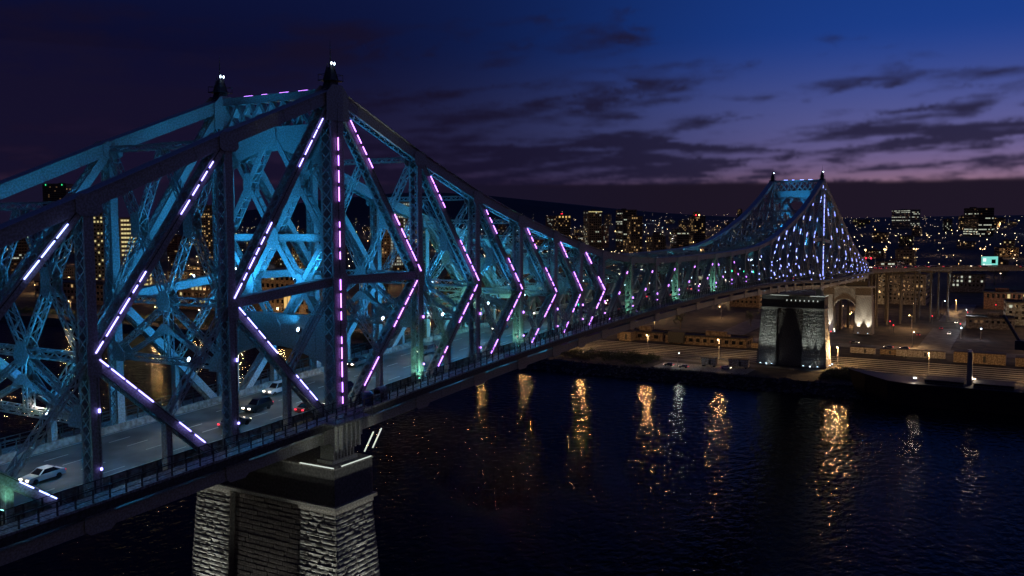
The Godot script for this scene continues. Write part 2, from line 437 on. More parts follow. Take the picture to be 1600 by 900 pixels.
func make_truss(bridge: Node3D, P: Array, side: float) -> void:
	var z := side * HALF
	var near := side > 0
	var n := P.size()
	for i in n:
		var p: Dictionary = P[i]
		var tower: bool = p.k == "main" and p.i == 0
		var T := Vector3(p.s, p.t, z); var K := Vector3(p.s, p.m, z); var B := Vector3(p.s, p.b, z)
		var thin: float = 1.0 if p.k == "anchor" or p.i < 6 else 0.85
		# post
		if tower:
			var o := member("tower_post", bridge, "laced", B, T + Vector3.DOWN * 1.0, 2.2, 2.6)
			if near: light_strip(o, B, T, 1.1, 0.15 if p.s < 10 else 0.1, [[0.1, 0.3], [0.35, 0.47], [0.53, 0.64], [0.7, 0.885]] if p.s < 10 else [[0.12, 0.4], [0.5, 0.9]], led_for(p.s + 1.0), p.s < 10)
			gusset(bridge, T + Vector3(0, -0.8, 0), [Vector2(-2.3, -3.0), Vector2(2.3, -3.0), Vector2(2.3, 0.8), Vector2(1.0, 2.1), Vector2(-1.0, 2.1), Vector2(-2.3, 0.8)], 2.3)
			gusset(bridge, B, [Vector2(-4.2, -1.0), Vector2(4.2, -1.0), Vector2(4.2, 0.6), Vector2(2.0, 3.4), Vector2(-2.0, 3.4), Vector2(-4.2, 0.6)], 2.3)
			gusset(bridge, K, oct(1.5, 1.5), 2.3)
			make_finial(bridge, T)
		else:
			member("post", bridge, "laced", B, T, 1.8 * thin, 1.15 * thin)
			if p.t - p.b > 5.0:
				gusset(bridge, K, oct(0.85, 1.9, 0.2) if p.k == "anchor" or p.i < 6 else oct(0.75, 1.2, 0.2), 1.86 * thin)
			gusset(bridge, T + Vector3.DOWN * 0.3, oct(1.5 * thin, 1.2 * thin), 1.95)
			gusset(bridge, B + Vector3.UP * 0.4, oct(1.9 * thin, 1.5 * thin), 1.95)
			if near:   # one small lamp head at the foot and one part-way up
				for f in [[0.9, 0.25], [0.42, 0.4]]:
					var m := MB.new(); m.box(Vector3.ZERO, Vector3(0.22, f[1], 0.16))
					obj("marker_lamp", m.mesh(), led_for(p.s), bridge, Transform3D(Basis(), Vector3(p.s + 0.3, lerpf(p.m, p.b + 4.5, f[0]), z + 0.9 * thin + 0.2)))
				var c := MB.new(); c.box(Vector3.ZERO, Vector3(0.12, p.m - p.b - 2.0, 0.1))
				obj("conduit", c.mesh(), M.galvanised, bridge, Transform3D(Basis(), Vector3(p.s + 0.3, (p.m + p.b) / 2, z + 0.9 * thin + 0.06)))
		if i == n - 1: continue
		var q: Dictionary = P[i + 1]
		var T2 := Vector3(q.s, q.t, z); var K2 := Vector3(q.s, q.m, z); var B2 := Vector3(q.s, q.b, z)
		var dt := 1.65 if maxf(p.t, q.t) > 70 else 1.4
		member("top_chord", bridge, "chord", T, T2, 1.8, dt)
		member("bottom_chord", bridge, "chord", B, B2, 1.8, 1.5)
		# webs: K-bracing in the arms, single diagonals in the suspended span
		var left_is_tower: bool = (p.k == "main" and p.s < SPAN / 2) or (q.k == "anchor" and p.s >= SPAN - 1)
		var suspended: bool = p.k == "main" and q.k == "main" and p.i >= 6 and q.i >= 6
		var mid_s: float = (p.s + q.s) / 2
		var led := led_for(mid_s)
		var single: bool = near and mid_s > -60.0 and mid_s < 75.0
		if suspended:
			var up := left_is_tower if p.i != 10 or q.i != 10 else true
			var a := B if up else B2
			var b := T2 if up else T
			var o := member("diagonal", bridge, "laced", a, b, 1.3, 0.9)
			if near: light_strip(o, a, b, 0.65, 0.2, [[0.16, 0.2], [0.52, 0.55], [0.8, 0.83]], led, false)
			var mm := (a + b) / 2
			member("sub_post", bridge, "box", Vector3(mm.x, bottom(mm.x), z), mm, 0.5, 0.5)
			member("sub_strut", bridge, "lattice", Vector3(b.x, bottom(b.x), z), mm, 0.9, 0.6)
			continue
		var Ti := T if left_is_tower else T2; var Bi := B if left_is_tower else B2; var Ki := K if left_is_tower else K2
		var Ko := K2 if left_is_tower else K
		var big: bool = minf(absf(mid_s), absf(mid_s - SPAN)) < 45.0
		var dd := 1.12 if big else 0.95
		var o1 := member("upper_diagonal", bridge, "laced", Ko, Ti, 1.7, dd)
		var o2 := member("lower_diagonal", bridge, "laced", Bi, Ko, 1.6, dd)
		if near:
			var e1: float = signf(o1.transform.basis.z.y) * 0.3
			var e2: float = signf(o2.transform.basis.z.y) * 0.34
			var far_arm := mid_s > 200
			light_strip(o1, Ko, Ti, 0.85, e1, [[0.02, 0.36], [0.62, 0.88]] if not far_arm else broken(0.04, 0.93), led, single)
			light_strip(o2, Bi, Ko, 0.8, e2, [[0.27, 0.47], [0.64, 0.98]] if not far_arm else broken(0.16, 0.97), led, single)
		var M_ := (Bi + Ko) / 2
		member("sub_post", bridge, "box", Vector3(M_.x, bottom(M_.x), z), M_, 0.7, 0.7)
		member("sub_strut", bridge, "lattice", M_, Ki, 1.2, 0.8)
		if minf(absf(p.s), absf(q.s)) < 1.0 or minf(absf(p.s - SPAN), absf(q.s - SPAN)) < 1.0:
			member("middle_strut", bridge, "box", K, K2, 1.3, 1.1)

func make_finial(bridge: Node3D, T: Vector3) -> void:
	var m := MB.new()
	m.box(Vector3(0, 2.0, 0), Vector3(4.6, 0.14, 3.6))
	m.hexa([Vector3(-2.4, -0.6, 1.05), Vector3(2.4, -0.6, 1.05), Vector3(2.4, -0.6, -1.05), Vector3(-2.4, -0.6, -1.05), Vector3(-1.1, 1.92, 1.05), Vector3(1.1, 1.92, 1.05), Vector3(1.1, 1.92, -1.05), Vector3(-1.1, 1.92, -1.05)])
	for sx in [-1, 1]:
		for sz in [-1, 1]:
			m.bar(Vector3(sx * 2.2, 2.0, sz * 1.7), Vector3(sx * 2.2, 3.0, sz * 1.7), 0.08, 0.08)
			m.bar(Vector3(sx * 1.3, 2.0, sz * 1.1), Vector3(sx * 0.4, 4.8, sz * 0.4), 0.2, 0.2)
		m.bar(Vector3(sx * 2.2, 2.95, -1.7), Vector3(sx * 2.2, 2.95, 1.7), 0.07, 0.07)
		m.bar(Vector3(-2.2, 2.95, sx * 1.7), Vector3(2.2, 2.95, sx * 1.7), 0.07, 0.07)
	m.hexa([Vector3(-1.25, 2.0, 1.1), Vector3(1.25, 2.0, 1.1), Vector3(1.25, 2.0, -1.1), Vector3(-1.25, 2.0, -1.1), Vector3(-0.45, 4.2, 0.45), Vector3(0.45, 4.2, 0.45), Vector3(0.45, 4.2, -0.45), Vector3(-0.45, 4.2, -0.45)])
	m.cyl(Vector3(0, 4.3, 0), Vector3(0, 5.4, 0), 0.3, 0.18)
	m.cyl(Vector3(0, 5.4, 0), Vector3(0, 8.6, 0), 0.14, 0.02, 6)
	var f := obj("finial", m.mesh(), M.dark_steel, bridge, Transform3D(Basis().scaled(Vector3(0.62, 0.88, 0.65)), T + Vector3(0, 0.2, 0)))
	var g := MB.new(); g.gem(Vector3.ZERO, 0.28)
	for x in [-0.5, 0.5]:
		obj("beacon_lamp", g.mesh(), M.flood_white, f, Transform3D(Basis(), Vector3(x, 4.75, 0.75)))

func make_frames(bridge: Node3D, P: Array) -> void:
	for p in P:
		var tower: bool = p.k == "main" and p.i == 0
		var s: float = p.s; var T: float = p.t; var K: float = p.m; var D := deck(s)
		var v := func(y: float, z: float) -> Vector3: return Vector3(s, y, z)
		member("floor_beam", bridge, "box", v.call(p.b + 1.2, -HALF), v.call(p.b + 1.2, HALF), 0.6, 1.7, Vector3.RIGHT)
		if tower:
			# solid portal girders and two tiers of crossed braces
			var up := MB.new()
			var arch := [Vector2(-10.3, 86.2), Vector2(-10.3, 80.2)]
			for k in 13: arch.append(Vector2(-8.6 + 17.2 * k / 12.0, 80.6 + 2.3 * sin(PI * k / 12.0)))
			arch.append_array([Vector2(10.3, 80.2), Vector2(10.3, 86.2)])
			up.plate(arch, Transform3D(Basis(Vector3.FORWARD, Vector3.UP, Vector3.RIGHT), Vector3(-0.6, 0, 0)), 0.1)
			up.plate(arch, Transform3D(Basis(Vector3.FORWARD, Vector3.UP, Vector3.RIGHT), Vector3(0.6, 0, 0)), 0.1)
			up.box(Vector3(0, 86.25, 0), Vector3(1.6, 0.1, 20.6))
			obj("upper_portal_girder", up.mesh(), M.steel, bridge, Transform3D(Basis(), Vector3(s, 0, 0)))
			member("portal_strut", bridge, "box", v.call(90.6, -10), v.call(90.6, 10), 1.2, 1.0, Vector3.RIGHT)
			for k in 8:
				var z0 := -9.6 + k * 2.4
				member("portal_web", bridge, "box", v.call(86.4 if k % 2 == 0 else 90.0, z0), v.call(90.0 if k % 2 == 0 else 86.4, z0 + 2.4), 0.9, 0.36, Vector3.RIGHT)
				member("portal_web", bridge, "box", v.call(90.0 if k % 2 == 0 else 86.4, z0), v.call(86.4 if k % 2 == 0 else 90.0, z0 + 2.4), 0.7, 0.3, Vector3.RIGHT)
			for zz in [-5.2, -1.8, 2.2, 6.0]:
				var ls := MB.new(); ls.box(Vector3.ZERO, Vector3(0.2, 0.14, 1.8 if zz != -1.8 else 1.1))
				obj("light_strip", ls.mesh(), M.led_magenta if s < 10 else M.led_blue, bridge, Transform3D(Basis(), v.call(91.25, zz)))
			var lo := MB.new()
			var a2 := [Vector2(-10.2, 58.2), Vector2(-10.2, 50.6)]
			for k in 13: a2.append(Vector2(-9.0 + 18.0 * k / 12.0, 51.6 + 1.9 * sin(PI * k / 12.0)))
			a2.append_array([Vector2(10.2, 50.6), Vector2(10.2, 58.2)])
			for dx in [-0.7, 0.7]: lo.plate(a2, Transform3D(Basis(Vector3.FORWARD, Vector3.UP, Vector3.RIGHT), Vector3(dx, 0, 0)), 0.1)
			lo.box(Vector3(0, 58.25, 0), Vector3(1.8, 0.1, 20.4)); lo.box(Vector3(0, 53.55, 0), Vector3(1.5, 0.1, 9.0))
			for zz in [-8, -5, 5, 8]: lo.box(Vector3(-0.79, 55.5, zz), Vector3(0.08, 5.2, 0.22))
			obj("lower_portal_girder", lo.mesh(), M.steel, bridge, Transform3D(Basis(), Vector3(s, 0, 0)))
			for sg in [-1, 1]:
				for tier in [[85.7, 69.8], [69.8, 55.6]]:
					var yc: float = tier[0]; var yd: float = tier[1]
					var ym := (yc + yd) / 2
					var X: Vector3 = v.call(ym, sg * 5.1)
					member("sway_brace", bridge, "ladder", X, v.call(yc, 0), 1.45, 0.85, Vector3.RIGHT)
					member("sway_brace", bridge, "ladder", v.call(yd, sg * 10.3), X, 1.45, 0.85, Vector3.RIGHT)
					member("sway_brace", bridge, "ladder", X, v.call(yc, sg * 10.3), 1.3, 0.75, Vector3.RIGHT)
					member("sway_brace", bridge, "ladder", v.call(yd, 0), X, 1.3, 0.75, Vector3.RIGHT)
					gusset(bridge, X, oct(0.8, 1.8, 0.5), 1.5, "x")
				member("sway_strut", bridge, "box", v.call(69.8, 0), v.call(69.8, sg * 10.4), 1.3, 0.95, Vector3.RIGHT)
			for y in [85.0, 69.8, 56.0]: gusset(bridge, v.call(y, 0), oct(1.1, 1.5, 0.45), 1.5, "x")
			continue
		if T - D < 9.5: continue
		member("top_strut", bridge, "lattice", v.call(T - 0.3, -HALF), v.call(T - 0.3, HALF), 1.1, 0.8, Vector3.RIGHT)
		var clear := D + 8.0
		var yk := maxf(K, clear)
		if T - yk > 3.0:
			if T - yk > 7.5:
				for sg in [-1, 1]:
					var ym := (T - 0.6 + yk) / 2
					var X: Vector3 = v.call(ym, sg * 5.2)
					member("sway_brace", bridge, "lattice", X, v.call(T - 0.6, 0), 1.3, 0.75, Vector3.RIGHT)
					member("sway_brace", bridge, "lattice", v.call(yk, sg * 10.6), X, 1.3, 0.75, Vector3.RIGHT)
					member("sway_brace", bridge, "lattice", X, v.call(T - 0.6, sg * 10.6), 1.3, 0.75, Vector3.RIGHT)
					member("sway_brace", bridge, "lattice", v.call(yk, 0), X, 1.3, 0.75, Vector3.RIGHT)
					gusset(bridge, X, oct(0.85, 1.7, 0.45), 1.36, "x")
				gusset(bridge, v.call(yk, 0), [Vector2(-1.0, -1.3), Vector2(1.0, -1.3), Vector2(1.5, -0.4), Vector2(0.7, 1.3), Vector2(-0.7, 1.3), Vector2(-1.5, -0.4)], 1.36, "x")
			else:
				member("sway_brace", bridge, "lattice", v.call(yk, -10.6), v.call(T - 0.6, 0), 1.1, 0.7, Vector3.RIGHT)
				member("sway_brace", bridge, "lattice", v.call(T - 0.6, 0), v.call(yk, 10.6), 1.1, 0.7, Vector3.RIGHT)
			member("sway_strut", bridge, "lattice", v.call(yk, -HALF), v.call(yk, HALF), 1.3, 1.0, Vector3.RIGHT)
		if yk - clear > 2.2:   # the portal below: two Vs hung from the middle, a hanger and a lower strut
			var yl := maxf(yk - 8.0, clear)
			for sg in [-1, 1]:
				member("portal_brace", bridge, "lattice", v.call(yk - 0.4, 0), v.call(lerpf(yk, yl, 0.9), sg * 10.6), 0.9, 0.6, Vector3.RIGHT)
				member("portal_brace", bridge, "lattice", v.call(lerpf(yk, yl, 0.5), sg * 0.6), v.call(yl, sg * 9.0), 0.8, 0.5, Vector3.RIGHT)
			member("portal_hanger", bridge, "lattice", v.call(yl, 0), v.call(yk, 0), 1.0, 0.9, Vector3.RIGHT)
			member("portal_strut", bridge, "lattice", v.call(yl, -HALF), v.call(yl, HALF), 1.2, 0.9, Vector3.RIGHT)
			gusset(bridge, v.call(lerpf(yk, yl, 0.5), 0), [Vector2(-2.4, -0.7), Vector2(0, -0.2), Vector2(2.4, -0.7), Vector2(0.6, 0.9), Vector2(-0.6, 0.9)], 1.2, "x")
			for sg in [-1, 1]:
				gusset(bridge, v.call(yl + 0.3, sg * 9.6), [Vector2(-1.2, -1.0), Vector2(1.2, -1.0), Vector2(1.2, 1.6), Vector2(0.2, 1.6), Vector2(-1.2, 0.2)] if sg < 0 else [Vector2(-1.2, -1.0), Vector2(1.2, -1.0), Vector2(1.2, 0.2), Vector2(-0.2, 1.6), Vector2(-1.2, 1.6)], 1.3, "x")

func ribbon(y_off: float, z0: float, z1: float, h: float, s0: float, s1: float, step: float, y_fun: Callable) -> ArrayMesh:
	# a slab that follows the deck from s0 to s1
	var m := MB.new()
	var k := maxi(1, int(ceil((s1 - s0) / step)))
	for i in k:
		var a := lerpf(s0, s1, float(i) / k); var b := lerpf(s0, s1, float(i + 1) / k)
		var ya: float = y_fun.call(a) + y_off; var yb: float = y_fun.call(b) + y_off
		m.hexa([Vector3(a, ya - h, z1), Vector3(b, yb - h, z1), Vector3(b, yb - h, z0), Vector3(a, ya - h, z0), Vector3(a, ya, z1), Vector3(b, yb, z1), Vector3(b, yb, z0), Vector3(a, ya, z0)])
	return m.mesh()

func make_deck(bridge: Node3D) -> void:
	var s0 := -128.0; var s1 := SPAN + 128.0
	obj("deck_slab", ribbon(-0.05, -9.9, 9.9, 0.5, s0, s1, 8, deck), M.concrete, bridge)
	var road := struct("road", ribbon(0.0, -9.5, 9.5, 0.04, s0, s1, 8, deck), M.asphalt)
	# painted lane lines, each dash a sheet of its own
	var dash := MB.new(); dash.box(Vector3.ZERO, Vector3(3.2, 0.008, 0.16))
	var dm := dash.mesh()
	for z in [-5.5, -1.8, 1.9, 5.6]:
		var s := -60.0
		while s < 330.0:
			var sl := Vector3(3.2, deck(s + 1.6) - deck(s - 1.6), 0).normalized()
			var o := obj("lane_dash", dm, M.paint, road, Transform3D(Basis(sl, Vector3.BACK.cross(sl), Vector3.BACK), Vector3(s, deck(s) + 0.009, z)))
			s += 9.0 if s < 150 else 18.0
	for z in [-9.1, 9.1]:
		obj("edge_line", ribbon(0.012, z - 0.08, z + 0.08, 0.008, s0, s1, 8, deck), M.paint, road)
	for z in [-6.5, -2.2, 2.2, 6.5]:
		obj("stringer", ribbon(-0.56, z - 0.25, z + 0.25, 1.0, s0, s1, 10, deck), M.steel, bridge)
	# kerb walls in 6 m lengths
	for sg in [-1, 1]:
		var s := s0
		while s < s1 - 1:
			var e := minf(s + 12.0, s1)
			var m := MB.new()
			m.hexa([Vector3(s, deck(s), sg * 9.75 + 0.24), Vector3(e - 0.05, deck(e), sg * 9.75 + 0.24), Vector3(e - 0.05, deck(e), sg * 9.75 - 0.24), Vector3(s, deck(s), sg * 9.75 - 0.24),
				Vector3(s, deck(s) + 0.95, sg * 9.75 + 0.11), Vector3(e - 0.05, deck(e) + 0.95, sg * 9.75 + 0.11), Vector3(e - 0.05, deck(e) + 0.95, sg * 9.75 - 0.11), Vector3(s, deck(s) + 0.95, sg * 9.75 - 0.11)])
			obj("kerb_wall", m.mesh(), M.concrete, bridge)
			s = e
		var w := obj("walkway", ribbon(0.3, minf(sg * 12.4, sg * 15.0), maxf(sg * 12.4, sg * 15.0), 0.28, s0, s1, 8, deck), M.walk_concrete, bridge)
		obj("walkway_beam", ribbon(-0.02, sg * 14.75 - 0.12, sg * 14.75 + 0.12, 0.9, s0, s1, 10, deck), M.dark_steel, bridge)
		# railings: outer one by the river, inner one along the trusses
		for zi in [[sg * 14.85, 1.45, true], [sg * 12.35, 1.5, false]]:
			var z: float = zi[0]; var h: float = zi[1]
			var r := hub("railing", bridge)
			for rail in [[h, 0.1], [h * 0.66, 0.06], [h * 0.33, 0.06]] if zi[2] else [[h, 0.09], [h * 0.5, 0.06]]:
				obj("rail", ribbon(0.3 + rail[0], z - 0.05, z + 0.05, rail[1], s0, s1, 8, deck), M.dark_steel, r)
			var pm := MB.new(); pm.box(Vector3(0, h / 2, 0), Vector3(0.14, h, 0.14))
			var post := pm.mesh(); var rest := MB.new()
			var k := 0
			var t := s0
			while t < s1:
				if sg > 0 and t > -62.0 and k < 140:
					obj("railing_post", post, M.dark_steel, r, Transform3D(Basis(), Vector3(t, deck(t) + 0.3, z)))
					k += 1
				else:
					rest.box(Vector3(t, deck(t) + 0.3 + h / 2, z), Vector3(0.14, h, 0.14))
				t += 2.0
			var ro := obj("railing_post", rest.mesh(), M.dark_steel, r)
			ro.set_meta("kind", "stuff")
		# brackets that carry the walkway
		var s2 := s0
		var br := MB.new()
		br.hexa([Vector3(-0.12, -1.3, 1.1), Vector3(0.12, -1.3, 1.1), Vector3(0.12, -1.3, 0.4), Vector3(-0.12, -1.3, 0.4), Vector3(-0.12, 0, 3.5), Vector3(0.12, 0, 3.5), Vector3(0.12, 0, 0.4), Vector3(-0.12, 0, 0.4)])
		var bm := br.mesh()
		while s2 < s1:
			obj("walkway_bracket", bm, M.steel, bridge, Transform3D(Basis(Vector3.UP, 0.0 if sg > 0 else PI), Vector3(s2, deck(s2) - 0.02, sg * HALF)))
			s2 += 9.0

func make_bridge() -> void:
	var P := panels()
	var bridge := thing("steel_bridge", "long blue-lit steel cantilever truss bridge with two peaked towers across the river", "bridge")
	make_truss(bridge, P, 1.0)
	make_truss(bridge, P, -1.0)
	make_frames(bridge, P)
	make_deck(bridge)
	for s in [0.0, SPAN]:
		for sg in [-1.0, 1.0]:
			var m := MB.new()
			m.box(Vector3(0, 40.1, sg * HALF), Vector3(5.6, 0.6, 2.8))
			for k in 7: m.box(Vector3(-2.1 + k * 0.7, 38.7, sg * HALF), Vector3(0.24, 2.3, 2.6))
			m.box(Vector3(0, 37.4, sg * HALF), Vector3(5.4, 0.5, 3.0))
			m.cyl(Vector3(0, 40.6, sg * HALF - 1.4), Vector3(0, 40.6, sg * HALF + 1.4), 0.5, 0.5, 12)
			obj("bearing_shoe", m.mesh(), M.steel, bridge, Transform3D(Basis(), Vector3(s, 0, 0)))
	make_bridge_lamps(P)

# ---------------------------------------------------------------- the lamps that light the steel
func spot(parent: Node3D, at: Vector3, to: Vector3, c: Color, e: float, cone: float, soft := 1.0, size := 0.2) -> void:
	var l := SpotLight3D.new()
	l.name = numbered("spot", parent)
	l.light_color = c.linear_to_srgb(); l.light_energy = e; l.spot_angle = cone; l.spot_angle_attenuation = soft
	l.light_size = size; l.spot_range = 200.0; l.spot_attenuation = 2.0; l.shadow_enabled = true
	parent.add_child(l, true)
	var d := (to - at).normalized()
	l.transform = Transform3D(Basis.looking_at(d, Vector3.UP if absf(d.y) < 0.98 else Vector3.RIGHT), at)

func omni(parent: Node3D, at: Vector3, c: Color, e: float, size := 0.2) -> void:
	var l := OmniLight3D.new()
	l.name = numbered("omni", parent)
	l.light_color = c.linear_to_srgb(); l.light_energy = e; l.light_size = size
	l.omni_range = 200.0; l.omni_attenuation = 2.0; l.shadow_enabled = true
	parent.add_child(l, true)
	l.position = at

func flood(at: Vector3, to: Vector3, lens: Material, c: Color, e: float, cone: float, label: String, group: String, r := 0.28) -> Node3D:
	var t := thing("floodlight", label, "floodlight", at, 0.0, group)
	var d := (to - at).normalized()
	var b := Basis.looking_at(d, Vector3.UP if absf(d.y) < 0.98 else Vector3.RIGHT)
	var m := MB.new()
	m.cyl(Vector3(0, 0, 0.5), Vector3.ZERO, r * 0.6, r * 1.15, 8)
	m.box(Vector3(0, -r * 1.3, 0.3), Vector3(0.1, r * 1.6, 0.1))
	obj("housing", m.mesh(), M.dark_steel, t, Transform3D(b, Vector3.ZERO))
	var g := MB.new(); g.cyl(Vector3(0, 0, -0.02), Vector3(0, 0, -0.08), r, r, 8)
	obj("lens", g.mesh(), lens, t, Transform3D(b, Vector3.ZERO))
	spot(t, d * 0.15, d * 2.0, c, e, cone, 0.6)
	return t

func place_word(s: float) -> String:
	if s < -1: return "%s post left of the near tower" % ordinal(s)
	if absf(s) < 1: return "near tower"
	if s < SPAN / 2: return "%s post right of the near tower" % ordinal(s)
	if s < SPAN - 1: return "%s post left of the far tower" % ordinal(s)
	if s < SPAN + 1: return "far tower"
	return "%s post beyond the far tower" % ordinal(s)

func ordinal(s: float) -> String:
	var o := ["first", "second", "third", "fourth", "fifth", "sixth", "seventh", "eighth", "ninth", "tenth"]
	var best := 0; var bd := 1e9
	var L: Array = ANCHOR if s < 0 or s > SPAN else MAIN.slice(1)
	var off := absf(s) if s < SPAN / 2 else absf(s - SPAN)
	for i in L.size():
		if absf(L[i] - off) < bd: bd = absf(L[i] - off); best = i
	return o[best]

func make_bridge_lamps(P: Array) -> void:
	var cyan := Color(0.018, 0.27, 0.68)
	var deep := Color(0.02, 0.2, 0.62)
	var teal := Color(0.03, 0.38, 0.52)
	for p in P:
		if p.t - deck(p.s) < 5.0: continue
		var s: float = p.s
		var near_arm := s < 60.0
		var c := cyan if s < 70.0 else teal if s < 245.0 else deep
		if s >= 70.0 and s < 130.0: c = cyan.lerp(teal, 0.5)
		var e := 1.0 if near_arm else 1.0 if s < 100.0 else 0.28 if s < 250.0 else 0.17
		var hgt: float = clampf((p.t - p.b) / 40.0, 0.25, 1.3)
		for sg in [-1.0, 1.0]:
			# on the inner side of each post, aimed across and up at the opposite truss
			var at := Vector3(s + 0.9, p.m + 1.2, sg * 9.9)
			var to := Vector3(s + 2.0, lerpf(p.m, p.t, 0.45), -sg * 9.0)
			var power: float = 50.0 * e * hgt * (1.2 if sg > 0 else 0.8)
			flood(at, to, M.flood_white, c, power, 82.0, "small floodlight on the %s truss at the %s" % ["near" if sg > 0 else "far", place_word(s)], "floodlights inside the bridge", 0.16)
		# on the portal over the road, facing back along the bridge
		if p.t - deck(s) > 14.0 and p.k != "skip":
			var yl: float = maxf(p.m - 8.0, deck(s) + 8.0)
			flood(Vector3(s - 1.0, yl + 0.6, 5.0), Vector3(s - 14.0, yl + 6.0, 2.0), M.flood_white, c, 620.0 * e, 85.0, "floodlight over the road on the portal at the %s" % place_word(s), "floodlights over the road", 0.3 if s < 150 else 0.42)
	# lamps that wash the towers' crossed frames
	for s in [0.0, SPAN]:
		for zz in [-10.3, 10.3]:
			flood(Vector3(s - 7.0, 64.1 if s < 1 else 63.9, zz), Vector3(s, 70.0, -zz * 0.3), M.flood_white, cyan, 370.0 if s < 1 else 420.0, 52.0, "floodlight on the middle strut aimed at the crossed frame of the %s tower, %s truss" % ["near" if s < 1 else "far", "near" if zz > 0 else "far"], "floodlights on the tower frames", 0.2)
		flood(Vector3(s - 18.9, 82.6, 0.6), Vector3(s, 84.0, 0), M.flood_white, cyan, 150.0 if s < 1 else 330.0, 27.0, "floodlight on a top strut aimed at the upper girder of the %s tower" % ["near" if s < 1 else "far"], "floodlights on the tower frames", 0.18)
	# pale green lamps low down on a few members
	var green := Color(0.3, 1.0, 0.7)
	for g in [[-50.5, 44.0, 12.9, -46.5, 49.5, 11.3, 7.0, "foot of the leftmost strut"], [18.2, 46.6, 13.0, 20.0, 50.5, 11.3, 24.0, "foot of the first post right of the near tower"], [50.5, 48.0, 12.9, 53.3, 52.5, 11.3, 28.0, "foot of the third post right of the near tower"],
			[60.0, 52.0, 6.0, 67.0, 57.0, -4.0, 90.0, "road portal at the fourth post"], [46.0, 52.5, 4.0, 53.0, 57.0, -6.0, 100.0, "road portal at the third post"], [104.0, 50.0, 12.9, 112.0, 56.0, 11.3, 30.0, "seventh post right of the near tower"], [138.0, 50.5, 12.9, 146.0, 56.5, 11.3, 34.0, "ninth post right of the near tower"], [172.0, 50.5, 12.9, 180.0, 57.0, 11.3, 34.0, "middle of the main span"]]:
		flood(Vector3(g[0], g[1], g[2]), Vector3(g[3], g[4], g[5]), M.flood_green, green, g[6], 55.0, "small green floodlight by the %s" % g[7], "green floodlights", 0.16)
	# made-up lamps under the portals, added to light the road
	for p in P:
		if p.t - deck(p.s) < 9.5: continue
		var s: float = p.s
		var t := thing("added_road_lamp", "added road lamp under the portal strut at the %s" % place_word(s), "road lamp", Vector3(s + 1.2, deck(s) + 9.6, 0.5), 0.0, "added road lamps under the portals")
		var m := MB.new(); m.box(Vector3(0, 0.16, 0), Vector3(0.5, 0.2, 0.9)); m.box(Vector3(-0.5, 0.5, 0), Vector3(0.12, 0.9, 0.12))
		obj("housing", m.mesh(), M.dark_steel, t)
		var g := MB.new(); g.box(Vector3(0, 0.03, 0), Vector3(0.36, 0.05, 0.7))
		obj("lens", g.mesh(), M.strip_white, t)
		spot(t, Vector3(0, -0.05, 0), Vector3(0, -2, 0), Color(0.95, 0.95, 0.72), 60.0, 80.0, 0.8, 0.3)

# ---------------------------------------------------------------- piers
func stone_variants() -> Array:
	# rock-faced blocks 1 x 1 x 0.3, face towards +z
	var out := []
	for v in 6:
		var m := MB.new()
		var nx := 6; var ny := 4
		var g := []
		for j in ny + 1:
			var row := []
			var lift := rng.randf_range(0.02, 0.065)
			for i in nx + 1:
				var edge := j == 0 or j == ny
				var zz := 0.0 if edge else lift + rng.randf_range(-0.02, 0.03) - (0.05 if i == 0 or i == nx else 0.0)
				row.append(Vector3(-0.485 + 0.97 * i / nx, -0.47 + 0.94 * j / ny, zz))
			g.append(row)
		for j in ny:
			for i in nx:
				m.quad(g[j][i], g[j][i + 1], g[j + 1][i + 1], g[j + 1][i])
		var k := [Vector3(-0.49, -0.47, 0), Vector3(0.49, -0.47, 0), Vector3(0.49, 0.47, 0), Vector3(-0.49, 0.47, 0)]
		for i in 4:
			var a: Vector3 = k[i]; var b: Vector3 = k[(i + 1) % 4]
			m.quad(a + Vector3(0, 0, -0.3), b + Vector3(0, 0, -0.3), b, a)
		out.append(m.mesh())
	return out

func add_xf(m: MB, src: ArrayMesh, t: Transform3D) -> void:
	var a := src.surface_get_arrays(0)
	var vs: PackedVector3Array = a[Mesh.ARRAY_VERTEX]; var ns: PackedVector3Array = a[Mesh.ARRAY_NORMAL]
	var nb := t.basis.inverse().transposed()
	for i in vs.size():
		m.v.append(t * vs[i]); m.n.append((nb * ns[i]).normalized())

func shaft(m: MB, x0: float, x1: float, z0: float, z1: float, y0: float, y1: float, bx: float, bz: float) -> void:
	# battered block: bx/bz is how far the foot stands out beyond the top on each side
	m.hexa([Vector3(x0 - bx, y0, z1 + bz), Vector3(x1 + bx, y0, z1 + bz), Vector3(x1 + bx, y0, z0 - bz), Vector3(x0 - bx, y0, z0 - bz), Vector3(x0, y1, z1), Vector3(x1, y1, z1), Vector3(x1, y1, z0), Vector3(x0, y1, z0)])

